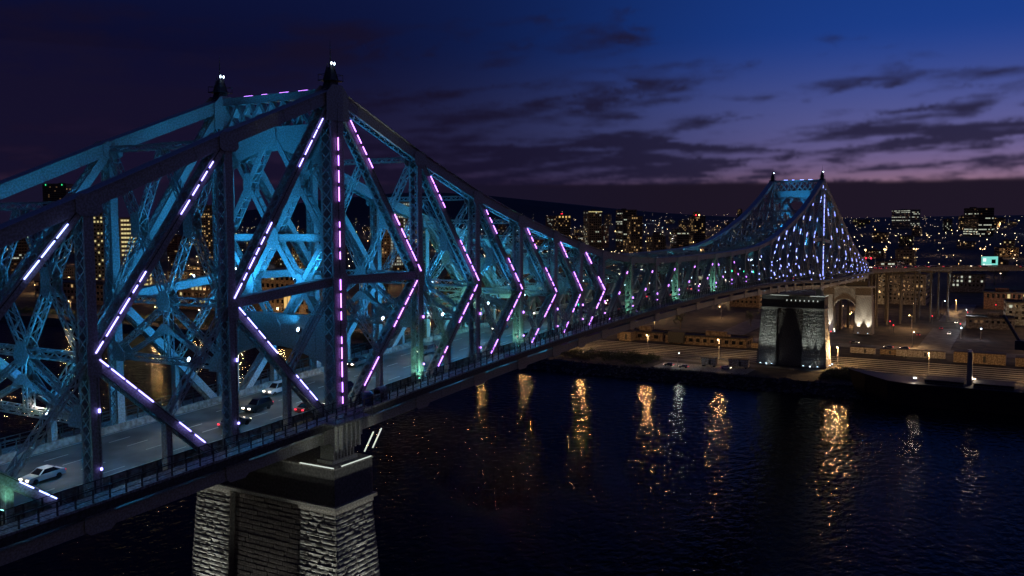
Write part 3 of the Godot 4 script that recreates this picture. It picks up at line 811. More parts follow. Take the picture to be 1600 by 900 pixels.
func make_pier(s: float, base: float, label: String, near: bool) -> Node3D:
	var t := thing("stone_pier", label, "bridge pier", Vector3(s, 0, 0))
	var top := 31.2
	var bat := 0.065
	var inner := 7.6 if near else 4.8
	var core := MB.new()
	var h := top - base
	shaft(core, -2.8, 2.8, -13.6, 13.6, base, top, bat * h, bat * h)
	obj("core", core.mesh(), M.stone_dark, t)
	var cap := MB.new()
	cap.box(Vector3(0, 34.3, 0), Vector3(8.4, 5.4, 28.8))
	obj("cap_block", cap.mesh(), M.stone_dark, t)
	var cop := MB.new()
	cop.box(Vector3(0, 31.35, 0), Vector3(9.3, 0.5, 29.8))
	obj("coping", cop.mesh(), M.stone_pale, t)
	var cop2 := MB.new()
	cop2.box(Vector3(0, 37.05, 0), Vector3(8.6, 0.22, 29.0))
	obj("coping", cop2.mesh(), M.stone_pale, t)
	# lines of light along the edge of the upper ledge
	for e in [[Vector3(-4.25, 37.23, 11.1), Vector3(0.12, 0.14, 6.4)], [Vector3(0.6, 37.23, 14.45), Vector3(6.6, 0.14, 0.12)], [Vector3(-4.25, 37.23, -9.0 if near else -6.0), Vector3(0.12, 0.14, 8.4 if not near else 2.0)]]:
		var l := MB.new(); l.box(Vector3.ZERO, e[1])
		obj("light_strip", l.mesh(), M.strip_white, t, Transform3D(Basis(), e[0]))
	# four faces, each with two pilasters of rock-faced courses and a recess between them
	var vs := stone_variants()
	var rest := MB.new(); var inside := MB.new()
	var singles := 0
	var course := 0.74
	var faces := [
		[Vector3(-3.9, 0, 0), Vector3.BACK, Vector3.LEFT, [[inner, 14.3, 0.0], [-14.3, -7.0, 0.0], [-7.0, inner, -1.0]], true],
		[Vector3(0, 0, 14.3), Vector3.RIGHT, Vector3.BACK, [[-4.0, 4.0, 0.0]], true],
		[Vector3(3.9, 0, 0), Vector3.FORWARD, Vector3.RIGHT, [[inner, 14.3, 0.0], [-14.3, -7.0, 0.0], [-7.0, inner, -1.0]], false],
		[Vector3(0, 0, -14.3), Vector3.LEFT, Vector3.FORWARD, [[-4.0, 4.0, 0.0]], false]]
	var sides := MB.new()
	for zz in [[inner, 14.2], [-14.2, -7.0]]:
		for sx in [-1, 1]:
			var a: float = zz[0]; var b: float = zz[1]
			var k := bat * h
			var lo := 0.0 if a > 0 else k; var hi := k if a > 0 else 0.0
			sides.hexa([Vector3(minf(sx * 2.6, sx * (3.75 + k)), base, b + hi), Vector3(maxf(sx * 2.6, sx * (3.75 + k)), base, b + hi), Vector3(maxf(sx * 2.6, sx * (3.75 + k)), base, a - lo), Vector3(minf(sx * 2.6, sx * (3.75 + k)), base, a - lo),
				Vector3(minf(sx * 2.6, sx * 3.75), top, b), Vector3(maxf(sx * 2.6, sx * 3.75), top, b), Vector3(maxf(sx * 2.6, sx * 3.75), top, a), Vector3(minf(sx * 2.6, sx * 3.75), top, a)])
	obj("pilaster_core", sides.mesh(), M.stone_dark, t)
	for f in faces:
		var o: Vector3 = f[0]; var right: Vector3 = f[1]; var out: Vector3 = f[2]
		var rows := int((top - base - 0.1) / course)
		for j in rows:
			var y := top - 0.12 - (j + 0.5) * course
			var push := bat * (top - y)
			for band in f[3]:
				var a: float = band[0] - (push if band[0] < -7.5 or absf(band[0]) == 4.0 else 0.0)
				var b: float = band[1] + (push if band[1] > 8.0 or absf(band[1]) == 4.0 else 0.0)
				var x := a
				var first := true
				while x < b - 0.05:
					var w: float = rng.randf_range(1.7, 3.2) * (1.0 if near else 1.4)
					if first and j % 2 == 1: w *= 0.6
					first = false
					if x + w > b - 0.7: w = b - x
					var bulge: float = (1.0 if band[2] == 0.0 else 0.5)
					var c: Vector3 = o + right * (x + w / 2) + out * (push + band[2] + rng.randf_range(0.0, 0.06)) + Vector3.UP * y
					var bs := Basis(right * w, Vector3.UP * course, out * bulge)
					if near and f[4] and band[2] == 0.0 and y > 14.5 and singles < 300:
						obj("stone", vs[rng.randi() % 6], M.stone, t, Transform3D(bs, c))
						singles += 1
					else:
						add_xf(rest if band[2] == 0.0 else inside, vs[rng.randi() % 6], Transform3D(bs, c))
					x += w
	var ro := obj("stone", rest.mesh(), M.stone, t)
	ro.set_meta("kind", "stuff")
	obj("shade_toned_recess", inside.mesh(), M.stone_recess_shade, t).set_meta("kind", "stuff")  # recess courses carry painted shade in their darker tone
	# pale dressed course under the coping of each pilaster
	for zz in [[inner - 0.2, 14.5], [-14.5, -6.8]]:
		var m := MB.new()
		m.box(Vector3(0, 30.75, (zz[0] + zz[1]) / 2), Vector3(8.5, 0.7, zz[1] - zz[0]))
		obj("dressed_course", m.mesh(), M.stone_pale, t)
	return t

func arch_pier() -> void:
	var t := thing("arch_pier", "pale floodlit stone pier with a tall round arch behind the far bridge pier", "bridge pier", Vector3(462, 0, 0))
	var base := 5.5
	for sg in [-1, 1]:
		var m := MB.new()
		shaft(m, -3.0, 3.0, minf(sg * 6.6, sg * 15.2), maxf(sg * 6.6, sg * 15.2), base, 28.0, 0.7, 0.9)
		obj("leg", m.mesh(), M.stone, t)
		var c := MB.new(); c.box(Vector3(0, 28.2, sg * 10.9), Vector3(6.6, 0.5, 9.2))
		obj("coping", c.mesh(), M.stone_pale, t)
	var sp := MB.new()
	var pts := [Vector2(-6.6, 33.0), Vector2(-6.6, 19.2)]
	for k in 17:
		var a := PI - PI * k / 16.0
		pts.append(Vector2(6.6 * cos(a), 19.2 + 6.6 * sin(a)))
	pts.append(Vector2(6.6, 33.0))
	sp.plate(pts, Transform3D(Basis(Vector3.FORWARD, Vector3.UP, Vector3.RIGHT), Vector3.ZERO), 5.2)
	for sg in [-1, 1]: sp.box(Vector3(0, 30.7, sg * 10.7), Vector3(5.2, 4.6, 8.4))
	obj("arch_wall", sp.mesh(), M.stone, t)
	var ring := MB.new()
	for k in 16:
		var a0 := PI - PI * k / 16.0; var a1 := PI - PI * (k + 1) / 16.0
		ring.bar(Vector3(-2.75, 19.2 + 6.85 * sin(a0), -6.85 * cos(a0)), Vector3(-2.75, 19.2 + 6.85 * sin(a1), -6.85 * cos(a1)), 0.5, 0.5, Vector3.RIGHT)
	obj("arch_ring", ring.mesh(), M.stone_pale, t)
	var top := MB.new(); top.box(Vector3(0, 33.3, 0), Vector3(7.2, 0.7, 33.0))
	obj("coping", top.mesh(), M.stone_pale, t)
	var tw := MB.new(); tw.box(Vector3(0, 35.2, 0), Vector3(5.0, 3.2, 26.0))
	obj("cap_block", tw.mesh(), M.stone_dark, t)
	for zz in [-13.6, -8.8, 8.4, 13.8]:
		flood(Vector3(456.6, base + 0.9, zz), Vector3(458.9, 28, zz), M.flood_white, Color(1.0, 0.92, 0.72), 800.0, 24.0, "ground floodlight at the foot of the arch pier, %s edge of its %s leg" % ["left" if zz < -10 or (zz > 0 and zz < 10) else "right", "left" if zz < 0 else "right"], "floodlights at the foot of the arch pier", 0.3)
	flood(Vector3(461.0, base + 0.4, -5.6), Vector3(462.0, 22, -6.2), M.flood_white, Color(1.0, 0.92, 0.72), 260.0, 30.0, "ground floodlight inside the arch by its left leg", "floodlights at the foot of the arch pier", 0.3)
	flood(Vector3(461.0, base + 0.4, 5.6), Vector3(462.0, 22, 6.2), M.flood_white, Color(1.0, 0.92, 0.72), 260.0, 30.0, "ground floodlight inside the arch by its right leg", "floodlights at the foot of the arch pier", 0.3)

func make_piers() -> void:
	make_pier(0.0, -2.0, "near grey stone bridge pier in the water, its rough courses lit from below", true)
	var far := make_pier(SPAN, 3.0, "far grey stone bridge pier on the river bank with a dark middle recess", false)
	for k in 8:
		var m := MB.new(); m.box(Vector3.ZERO, Vector3(0.3, 0.6, 0.3))
		obj("ledge_lamp", m.mesh(), M.strip_white, far, Transform3D(Basis(), Vector3(-4.45, 35.0, -2.6 + k * 2.0)))
	var pale := Color(0.93, 1.0, 0.9)
	# floods at the waterline of the near pier, close to its faces so that the courses catch the light
	for f in [[-8.0, 13.4, -6.3, 13.0], [-8.0, 11.4, -6.3, 11.2], [-8.0, -9.6, -6.3, -9.9], [-8.0, -12.6, -6.3, -12.4], [-1.6, 18.5, -1.4, 16.7], [1.8, 18.5, 1.6, 16.7]]:
		flood(Vector3(f[0], 2.0, f[1]), Vector3(f[2], 24.0, f[3]), M.flood_white, pale, 900.0, 12.5, "uplight on a bracket by the waterline of the near pier, %s" % ("left of its end face" if f[0] == -1.6 else "right of its end face" if f[1] > 15 else "nearer pilaster, %s" % ("outer" if f[1] > 12 else "inner") if f[1] > 0 else "farther pilaster, %s" % ("outer" if f[1] < -12 else "inner")), "uplights round the near pier", 0.3)
	for f in [-13.6, -11.0, -8.4, 6.2, 9.2, 12.6]:
		flood(Vector3(SPAN - 7.9, 5.0, f), Vector3(SPAN - 4.8, 29.0, f), M.flood_white, Color(0.85, 1.0, 0.92), 430.0, 13.5, "uplight at the foot of the far pier, %s of its %s pilaster" % ["left edge" if f < -12 or (f > 0 and f < 8) else "right edge" if f > 12 or f > -9 and f < 0 else "middle", "left" if f < 0 else "right"], "uplights round the far pier", 0.35)
	for f in [-10.6, 9.4]:  # extra wide lamps added to brighten the foot of the far pier
		flood(Vector3(SPAN - 8.4, 4.6, f), Vector3(SPAN - 5.0, 8.0, f), M.flood_white, Color(0.85, 1.0, 0.92), 9.0, 65.0, "added wide floodlight on the ground before the far pier's %s pilaster" % ("left" if f < 0 else "right"), "uplights round the far pier", 0.25)
	for f in [12.0, -10.2]:  # weak fill lamps added to lift the near pier recess
		flood(Vector3(-9.0, 2.0, f), Vector3(-4.5, 26.0, f * 0.4), M.flood_white, pale, 130.0, 30.0, "added wide weak fill light by the waterline of the near pier's %s pilaster" % ("nearer" if f > 0 else "farther"), "uplights round the near pier", 0.25)
	for f in [-2.5, 2.5]:
		flood(Vector3(SPAN + f, 5.2, 17.0), Vector3(SPAN + f * 0.9, 29.0, 15.4), M.flood_white, Color(0.85, 1.0, 0.92), 420.0, 22.0, "uplight at the foot of the far pier's end face, %s one" % ("left" if f < 0 else "right"), "uplights round the far pier", 0.35)
	arch_pier()
	# two pale light tubes under the near bearing
	for k in 2:
		var m := MB.new(); m.bar(Vector3(2.2 + k * 1.9, 38.3 + k * 0.15, 14.6), Vector3(4.1 + k * 1.9, 40.9 + k * 0.15, 14.8), 0.14, 0.14)
		tag(obj("light_tube", m.mesh(), M.strip_white), "%s of two slanting pale light tubes under the walkway at the near pier" % ["left", "right"][k], "light tube", "slanting light tubes")
	# housings on the walkway by the near tower
	var d := thing("drum_housing", "dark blue drum-shaped equipment housing on the walkway at the near tower", "equipment housing", Vector3(4.0, deck(4.0) + 0.32, 13.9))
	var m1 := MB.new(); m1.cyl(Vector3.ZERO, Vector3(0, 1.7, 0), 0.85, 0.85, 16); m1.cyl(Vector3(0, 1.7, 0), Vector3(0, 2.0, 0), 0.95, 0.6, 16)
	obj("drum", m1.mesh(), M.blue_paint, d)
	var m2 := MB.new(); m2.box(Vector3(0, 1.0, 0.86), Vector3(0.5, 0.7, 0.1))
	obj("hatch", m2.mesh(), M.dark_steel, d)
	var g := thing("equipment_cabinet", "rounded grey equipment cabinet beside the blue drum housing", "equipment cabinet", Vector3(7.2, deck(7.2) + 0.32, 13.8))
	var m3 := MB.new(); m3.box(Vector3(0, 0.8, 0), Vector3(1.8, 1.6, 1.2)); m3.cyl(Vector3(-0.9, 1.5, 0), Vector3(0.9, 1.5, 0), 0.6, 0.6, 12)
	obj("cabinet_body", m3.mesh(), M.galvanised, g)
	var m4 := MB.new(); m4.box(Vector3(-0.4, 0.8, 0.63), Vector3(0.7, 1.2, 0.06))
	obj("cabinet_door", m4.mesh(), M.dark_steel, g)
	# the platform over the near pier
	var pf := thing("service_platform", "railed service platform beside the walkway above the near pier", "platform", Vector3(-2.5, 0, 0))
	var m5 := MB.new(); m5.box(Vector3(0, deck(0) - 0.2, 15.9), Vector3(8.0, 0.3, 2.0))
	obj("platform_floor", m5.mesh(), M.walk_concrete, pf)
	for x in [-3.9, -2.0, 0.0, 2.0, 3.9]:
		var m6 := MB.new(); m6.box(Vector3(x, deck(0) + 0.6, 16.8), Vector3(0.1, 1.3, 0.1))
		obj("railing_post", m6.mesh(), M.galvanised, pf)
	for y in [0.65, 1.25]:
		var m7 := MB.new(); m7.box(Vector3(0, deck(0) + y, 16.8), Vector3(7.9, 0.08, 0.06))
		obj("rail", m7.mesh(), M.galvanised, pf)
	for k in 6:
		var m8 := MB.new(); m8.box(Vector3(-2.0 + k * 0.95, deck(0) - 2.4, 15.2), Vector3(0.25, 4.1, 0.5))
		obj("support_rib", m8.mesh(), M.steel, pf)

# ---------------------------------------------------------------- river, land, roads
func ground(x: float, z: float) -> float:
	var y := 4.0
	if x < 276.0: return -4.0
	if x < 290.0: y = lerpf(-4.0, 3.6, (x - 276.0) / 14.0)
	elif x < 430.0: y = 4.0
	elif x < 520.0: y = lerpf(4.0, 7.0, (x - 430.0) / 90.0)
	else: y = 7.0 + minf((x - 520.0) * 0.024, 52.0)
	var d := Vector2((x - 3650.0) / 760.0, (z + 2680.0) / 1150.0)
	y += 165.0 * exp(-d.length_squared())
	var d2 := Vector2((x - 5200.0) / 1500.0, (z - 300.0) / 1900.0)
	y += 40.0 * exp(-d2.length_squared())
	return y

func make_land() -> void:
	# river: one sheet; its ripples are relief on the surface
	var water := StandardMaterial3D.new()
	water.resource_name = "water"
	water.albedo_color = lin(0.004, 0.006, 0.009); water.roughness = 0.08; water.metallic_specular = 0.09
	water.normal_enabled = true
	water.normal_texture = noise_tex(44, 0.005, 4, 2048, Color.BLACK, Color.WHITE, true, 22.0)
	water.normal_scale = 0.5
	water.uv1_triplanar = true; water.uv1_world_triplanar = true
	water.uv1_scale = Vector3(1.0 / 52.0, 1.0 / 52.0, 1.0 / 34.0)
	var m := MB.new()
	m.quad(Vector3(-2500, 0, 6000), Vector3(284, 0, 6000), Vector3(284, 0, -6000), Vector3(-2500, 0, -6000))
	struct("river", m.mesh(), water)
	var xs := [276.0, 280.0, 284.0, 288.0, 291.0, 300.0, 340.0, 400.0, 430.0, 470.0, 520.0]
	var x := 620.0
	while x < 12000.0:
		xs.append(x); x *= 1.07
	var zs := []
	for k in 61: zs.append(9000.0 * signf(k - 30) * pow(absf((k - 30) / 30.0), 1.7) - 300.0)
	var g := MB.new()
	for i in xs.size() - 1:
		for j in zs.size() - 1:
			var a := Vector3(xs[i], ground(xs[i], zs[j + 1]), zs[j + 1]); var b := Vector3(xs[i + 1], ground(xs[i + 1], zs[j + 1]), zs[j + 1])
			var c := Vector3(xs[i + 1], ground(xs[i + 1], zs[j]), zs[j]); var d := Vector3(xs[i], ground(xs[i], zs[j]), zs[j])
			g.quad(a, b, c, d)
	struct("ground", g.mesh(), M.ground)
	# rail yard and streets on the far bank
	var yard := MB.new(); yard.box(Vector3(350, 4.03, 40), Vector3(46, 0.1, 640))
	struct("rail_yard", yard.mesh(), M.dirt)
	var rd := MB.new(); rd.box(Vector3(322, 4.03, -150), Vector3(8, 0.1, 1100))
	struct("road", rd.mesh(), M.asphalt)
	var rd2 := MB.new(); rd2.box(Vector3(415, 4.08, -120), Vector3(16, 0.12, 1100))
	struct("road", rd2.mesh(), M.asphalt)
	for zc in [-260.0, -60.0, 52.0]:
		var r3 := MB.new()
		r3.hexa([Vector3(423.5, 3.6, zc + 8), Vector3(640, ground(640, zc) - 0.4, zc + 8), Vector3(640, ground(640, zc) - 0.4, zc - 8), Vector3(423.5, 3.6, zc - 8), Vector3(423.5, 4.14, zc + 8), Vector3(640, ground(640, zc) + 0.5, zc + 8), Vector3(640, ground(640, zc) + 0.5, zc - 8), Vector3(423.5, 4.14, zc - 8)])
		struct("road", r3.mesh(), M.asphalt)
	var lot := MB.new(); lot.box(Vector3(303, 4.03, -34), Vector3(18, 0.08, 44))
	struct("yard_pavement", lot.mesh(), M.concrete)
	# rails
	for k in 7:
		var xr := 331.0 + k * 6.0
		var t := thing("rail_track", "%s railway track from the river across the far bank" % ["first", "second", "third", "fourth", "fifth", "sixth", "seventh"][k], "railway track", Vector3(xr, 4.08, 40), 0.0, "railway tracks on the far bank")
		for sg in [-0.72, 0.72]:
			var r := MB.new(); r.box(Vector3(sg, 0.22, 0), Vector3(0.12, 0.16, 630))
			obj("rail", r.mesh(), M.rail_steel, t)
		var ti := MB.new()
		for j in 200: ti.box(Vector3(0, 0.07, -312 + j * 3.12), Vector3(2.5, 0.12, 0.4))
		obj("sleeper", ti.mesh(), M.bark, t).set_meta("kind", "stuff")
	# stones along the water's edge
	var rock := MB.new()
	for i in 8:
		var a := TAU * i / 8; var b := TAU * (i + 1) / 8
		var r0 := 0.7 + 0.3 * sin(i * 2.3); var r1 := 0.7 + 0.3 * sin((i + 1) % 8 * 2.3)
		rock.tri(Vector3(cos(b) * r1, 0, sin(b) * r1), Vector3(cos(a) * r0, 0, sin(a) * r0), Vector3(0.1, 0.65, 0.05))
	var mm := MultiMesh.new()
	mm.transform_format = MultiMesh.TRANSFORM_3D
	mm.mesh = rock.mesh(); mm.instance_count = 2600
	for i in 2600:
		var zz := rng.randf_range(-420, 170)
		var xx := rng.randf_range(280, 293)
		var sc := rng.randf_range(0.4, 1.5)
		mm.set_instance_transform(i, Transform3D(Basis(Vector3.UP, rng.randf() * TAU).scaled(Vector3(sc, sc, sc)), Vector3(xx, maxf(ground(xx, zz), -0.4) - 0.1, zz)))
	var ri := MultiMeshInstance3D.new(); ri.name = "bank_stones"; ri.multimesh = mm; ri.material_override = M.stone_dark
	add_child(ri)
	tag(ri, "rough dark stones along the water's edge of the far bank", "stones", "", "stuff")

func lamp_proto(called: String, label: String, group: String, h: float, glow_mat: Material, double: bool, r: float) -> Node3D:
	var t := thing(called, label, "street lamp", Vector3.ZERO, 0.0, group)
	var p := MB.new(); p.cyl(Vector3.ZERO, Vector3(0, h, 0), 0.16, 0.1, 6); p.cyl(Vector3.ZERO, Vector3(0, 0.6, 0), 0.3, 0.3, 6)
	obj("pole", p.mesh(), M.galvanised, t)
	for s in [-1, 1] if double else [1]:
		var a := MB.new(); a.bar(Vector3(0, h - 0.1, 0), Vector3(s * 1.6, h + 0.25, 0), 0.1, 0.1)
		obj("arm", a.mesh(), M.galvanised, t)
		var l := MB.new(); l.gem(Vector3(s * 1.7, h + 0.1, 0), r)
		obj("lamp_head", l.mesh(), glow_mat, t)
	return t

func make_lamps() -> void:
	# tall sodium lamps along the river road, with their light
	var proto := lamp_proto("street_lamp", "", "tall sodium lamps along the rail yard", 9.0, M.sodium, false, 0.42)
	var zs := [-38.0, -76.0, 19.0, 58.0, 98.0, -114.0, -149.0, -180.0, -215.0, -250.0, -285.0, -320.0, -357.0, -395.0, -440.0, -489.0, -540.0]
	var words := ["left of the far pier", "second left of the far pier", "right of the far pier", "second right of the far pier", "third right of the far pier"]
	for i in zs.size():
		var o: Node3D = proto if i == 0 else dup(proto, "street_lamp", Vector3.ZERO, PI, "")
		o.position = Vector3(339.5 if zs[i] > -280.0 else 322.0, 4.0, zs[i]); o.rotation.y = PI
		o.set_meta("label", "tall sodium street lamp by the rail yard, %s" % (words[i] if i < 5 else "number %s leftward behind the bridge" % ["three", "four", "five", "six", "seven", "eight", "nine", "ten", "eleven", "twelve", "thirteen", "fourteen"][i - 5]))
	for i in zs.size():
		omni(get_node("street_lamp" if i == 0 else "street_lamp_%03d" % i), Vector3(1.7, 8.6, 0), Color(1.0, 0.58, 0.24), 270.0 if absf(zs[i] - 19.0) > 1 else 560.0, 0.5)
	# lamps with light farther inland
	var p2 := lamp_proto("inland_lamp", "", "sodium lamps on the streets behind the rail yard", 8.0, M.sodium, false, 0.4)
	var k := 0
	var lit := []
	for x in [424.0, 500.0, 590.0]:
		for z in [-900.0, -820.0, -740.0, -660.0, -590.0, -520.0, -440.0, -370.0, -300.0, -240.0, -160.0, -90.0, -20.0, 45.0, 95.0]:
			var q := Vector3(x + rng.randf_range(-6, 6), 0, z + rng.randf_range(-18, 18))
			q.y = ground(q.x, q.z)
			var o: Node3D = p2 if k == 0 else dup(p2, "inland_lamp", q, 0.0, "")
			o.position = q; o.rotation.y = rng.randf() * TAU
			o.set_meta("label", "sodium lamp, %s street behind the rail yard, %s" % [["first", "second", "third"][0 if x < 450 else 1 if x < 550 else 2], sector(q.x, q.z)])
			lit.append([o, rng.randf_range(150, 330)])
			k += 1
	for q in lit: omni(q[0], Vector3(1.7, 7.6, 0), Color(1.0, 0.55, 0.22), q[1], 0.5)
	# the far town's lamps: too small to tell apart
	var kinds := [["window_warm", "warm"], ["sodium", "sodium"], ["warm_white", "warm"], ["cool_white", "white"]]
	var protos := []
	var pools := []
	for q in [[M.sodium, "tiny amber street lamp far off in the dark city"], [M.warm_white, "tiny warm white street lamp far off in the dark city"], [M.cool_white, "tiny cool white street lamp far off in the dark city"]]:
		protos.append([lamp_proto("far_lamp", q[1], "far street lamps of the city", 9.0, q[0], false, 0.55), q[1], false])
	# the lamps beyond the largest few hundred, as one field of lights
	var fm := ArrayMesh.new()
	var pole := MB.new(); pole.box(Vector3(0, 4, 0), Vector3(0.15, 8, 0.15))
	var head := MB.new(); head.gem(Vector3(0, 8.4, 0), 0.5)
	for q in [[pole, M.galvanised], [head, M.warm_white]]:
		fm.add_surface_from_arrays(Mesh.PRIMITIVE_TRIANGLES, q[0].mesh().surface_get_arrays(0))
		fm.surface_set_material(fm.get_surface_count() - 1, q[1])
	var mm := MultiMesh.new()
	mm.transform_format = MultiMesh.TRANSFORM_3D; mm.mesh = fm; mm.instance_count = 1600
	for i in 1600:
		var az := deg_to_rad(rng.randf_range(28.0, 92.0))
		var dist := 900.0 + 3200.0 * rng.randf()
		var pos := Vector3(-99.7 + sin(az) * dist, 0, 99.8 - cos(az) * dist)
		if pos.x < 560.0: pos.x = 560.0 + rng.randf() * 700.0
		if ground(pos.x, pos.z) > 105.0: pos = Vector3(700 + rng.randf() * 1400, 0, -rng.randf() * 900)
		pos.y = ground(pos.x, pos.z)
		var sc := 0.35 + 1.1 * pow(rng.randf(), 2.2)
		mm.set_instance_transform(i, Transform3D(Basis().scaled(Vector3(sc, rng.randf_range(0.7, 1.6), sc)), pos))
	var fi := MultiMeshInstance3D.new(); fi.name = "far_lamp_field"; fi.multimesh = mm
	add_child(fi)
	tag(fi, "hundreds of tiny warm lamps scattered over the farthest city and the hill", "lamps", "", "stuff")
	for i in 250:
		var kind: int = [0, 0, 0, 1, 1, 2][rng.randi() % 6]
		var az := deg_to_rad(rng.randf_range(28.5, 91.0))
		var dist := 600.0 + 2600.0 * pow(rng.randf(), 1.3)
		var pos := Vector3(-99.7 + sin(az) * dist, 0, 99.8 - cos(az) * dist)
		if pos.x < 480.0: pos.x = 480.0 + rng.randf() * 500.0
		pos.y = ground(pos.x, pos.z)
		var pr: Array = protos[kind]
		var o: Node3D
		if not pr[2]:
			o = pr[0]; pr[2] = true
		else:
			o = dup(pr[0], "far_lamp", pos, 0.0, pr[1])
		o.set_meta("label", "%s, %s rows, %s" % [["tiny amber far lamp", "tiny warm white far lamp", "tiny cool white far lamp"][kind], reach(pos.x, pos.z), sector(pos.x, pos.z)])
		o.position = pos
		o.rotation.y = rng.randf() * TAU
		if i % 3 != 0: pools.append([o, Color(1.0, 0.6, 0.27) if kind < 2 else Color(0.85, 0.9, 1.0), rng.randf_range(60, 220) * clampf(dist / 1000.0, 1.0, 2.2)])
		var sc := clampf(dist / 1300.0, 0.8, 1.7) * rng.randf_range(0.6, 1.15)
		for ch in o.get_children():
			if ch.name.begins_with("lamp_head"):
				ch.scale = Vector3.ONE * sc; ch.position = Vector3(1.7, 9.1, 0) * (1.0 - sc)
	for q in pools: omni(q[0], Vector3(1.7, 8.4, 0), q[1], q[2], 0.5)

# ---------------------------------------------------------------- vehicles
func car_proto(kind: String, paint: Material) -> Node3D:
	# faces +x; base at the road
	var t := Node3D.new()
	var L := 4.5; var W := 1.82; var roof := 1.45
	var low := [Vector2(-2.25, 0.35), Vector2(2.2, 0.3), Vector2(2.27, 0.62), Vector2(2.1, 0.8), Vector2(0.95, 0.95), Vector2(-1.5, 1.0), Vector2(-2.2, 0.95), Vector2(-2.28, 0.6)]
	var cab := [Vector2(0.95, 0.93), Vector2(0.2, 1.42), Vector2(-1.0, 1.45), Vector2(-1.75, 0.98)]
	if kind == "suv":
		roof = 1.75
		low = [Vector2(-2.25, 0.42), Vector2(2.2, 0.38), Vector2(2.28, 0.75), Vector2(2.1, 0.98), Vector2(1.0, 1.08), Vector2(-2.15, 1.12), Vector2(-2.3, 0.7)]
		cab = [Vector2(1.0, 1.05), Vector2(0.35, 1.7), Vector2(-1.8, 1.72), Vector2(-2.15, 1.1)]
	elif kind == "van":
		low = [Vector2(-2.5, 0.42), Vector2(2.3, 0.38), Vector2(2.45, 0.8), Vector2(2.2, 1.15), Vector2(1.5, 1.25), Vector2(-2.5, 1.25), Vector2(-2.55, 0.7)]
		cab = [Vector2(1.55, 1.22), Vector2(0.85, 2.1), Vector2(-2.3, 2.15), Vector2(-2.5, 1.22)]
	elif kind == "truck":
		low = [Vector2(-4.2, 0.6), Vector2(3.9, 0.55), Vector2(4.0, 1.2), Vector2(3.8, 1.5), Vector2(2.3, 1.5), Vector2(-4.2, 1.2)]
		cab = [Vector2(3.75, 1.48), Vector2(3.5, 2.6), Vector2(2.3, 2.65), Vector2(2.3, 1.48)]
		W = 2.3
	var b := MB.new(); b.plate(low, Transform3D(), W)
	var body := obj("body", b.mesh(), paint, t)
	var c := MB.new()
	# cabin narrows towards the roof
	var q := []
	for p in cab: q.append(p)
	var zb := W / 2 - 0.04; var zt := W / 2 - 0.26
	var L0 := Vector3(q[0].x, q[0].y, zb); var L1 := Vector3(q[1].x, q[1].y, zt); var L2 := Vector3(q[2].x, q[2].y, zt); var L3 := Vector3(q[3].x, q[3].y, zb)
	var f := Vector3(1, 1, -1)
	c.quad(L0, L1, L2, L3); c.quad(L3 * f, L2 * f, L1 * f, L0 * f)
	c.quad(L1, L0, L0 * f, L1 * f); c.quad(L3, L2, L2 * f, L3 * f)
	obj("glass", c.mesh(), M.glass_dark, t)
	var r := MB.new()
	r.box(Vector3((q[1].x + q[2].x) / 2, roof if kind == "car" or kind == "suv" else q[1].y + 0.03, 0), Vector3(q[1].x - q[2].x + 0.1, 0.06, zt * 2 + 0.04))
	for e in [[L0, L1], [L3, L2], [L0 * f, L1 * f], [L3 * f, L2 * f]]: r.bar(e[0], e[1], 0.09, 0.09)
	obj("roof", r.mesh(), paint, t)
	if kind == "truck":
		var bx := MB.new(); bx.box(Vector3(-1.1, 2.5, 0), Vector3(6.2, 2.6, 2.4))
		obj("cargo_box", bx.mesh(), M.trailer_white, t)
	var wx := 1.4 if kind != "truck" else 2.7
	for sx in [-1, 1]:
		for sz in [-1, 1]:
			var w := MB.new(); w.cyl(Vector3(sx * wx, 0.34, sz * (W / 2 - 0.2)), Vector3(sx * wx, 0.34, sz * (W / 2 + 0.02)), 0.34, 0.34, 10)
			obj("wheel", w.mesh(), M.rubber, t)
	var nose: float = low[2].x; var tail: float = low[low.size() - 1].x
	for sz in [-1, 1]:
		var h := MB.new(); h.box(Vector3(nose - 0.02, low[2].y + 0.04, sz * (W / 2 - 0.28)), Vector3(0.14, 0.17, 0.4))
		obj("headlight", h.mesh(), M.head_lamp, t)
		var k := MB.new(); k.box(Vector3(tail + 0.0, low[2].y + 0.16, sz * (W / 2 - 0.22)), Vector3(0.12, 0.16, 0.34))
		obj("taillight", k.mesh(), M.tail_lamp, t)
	return t

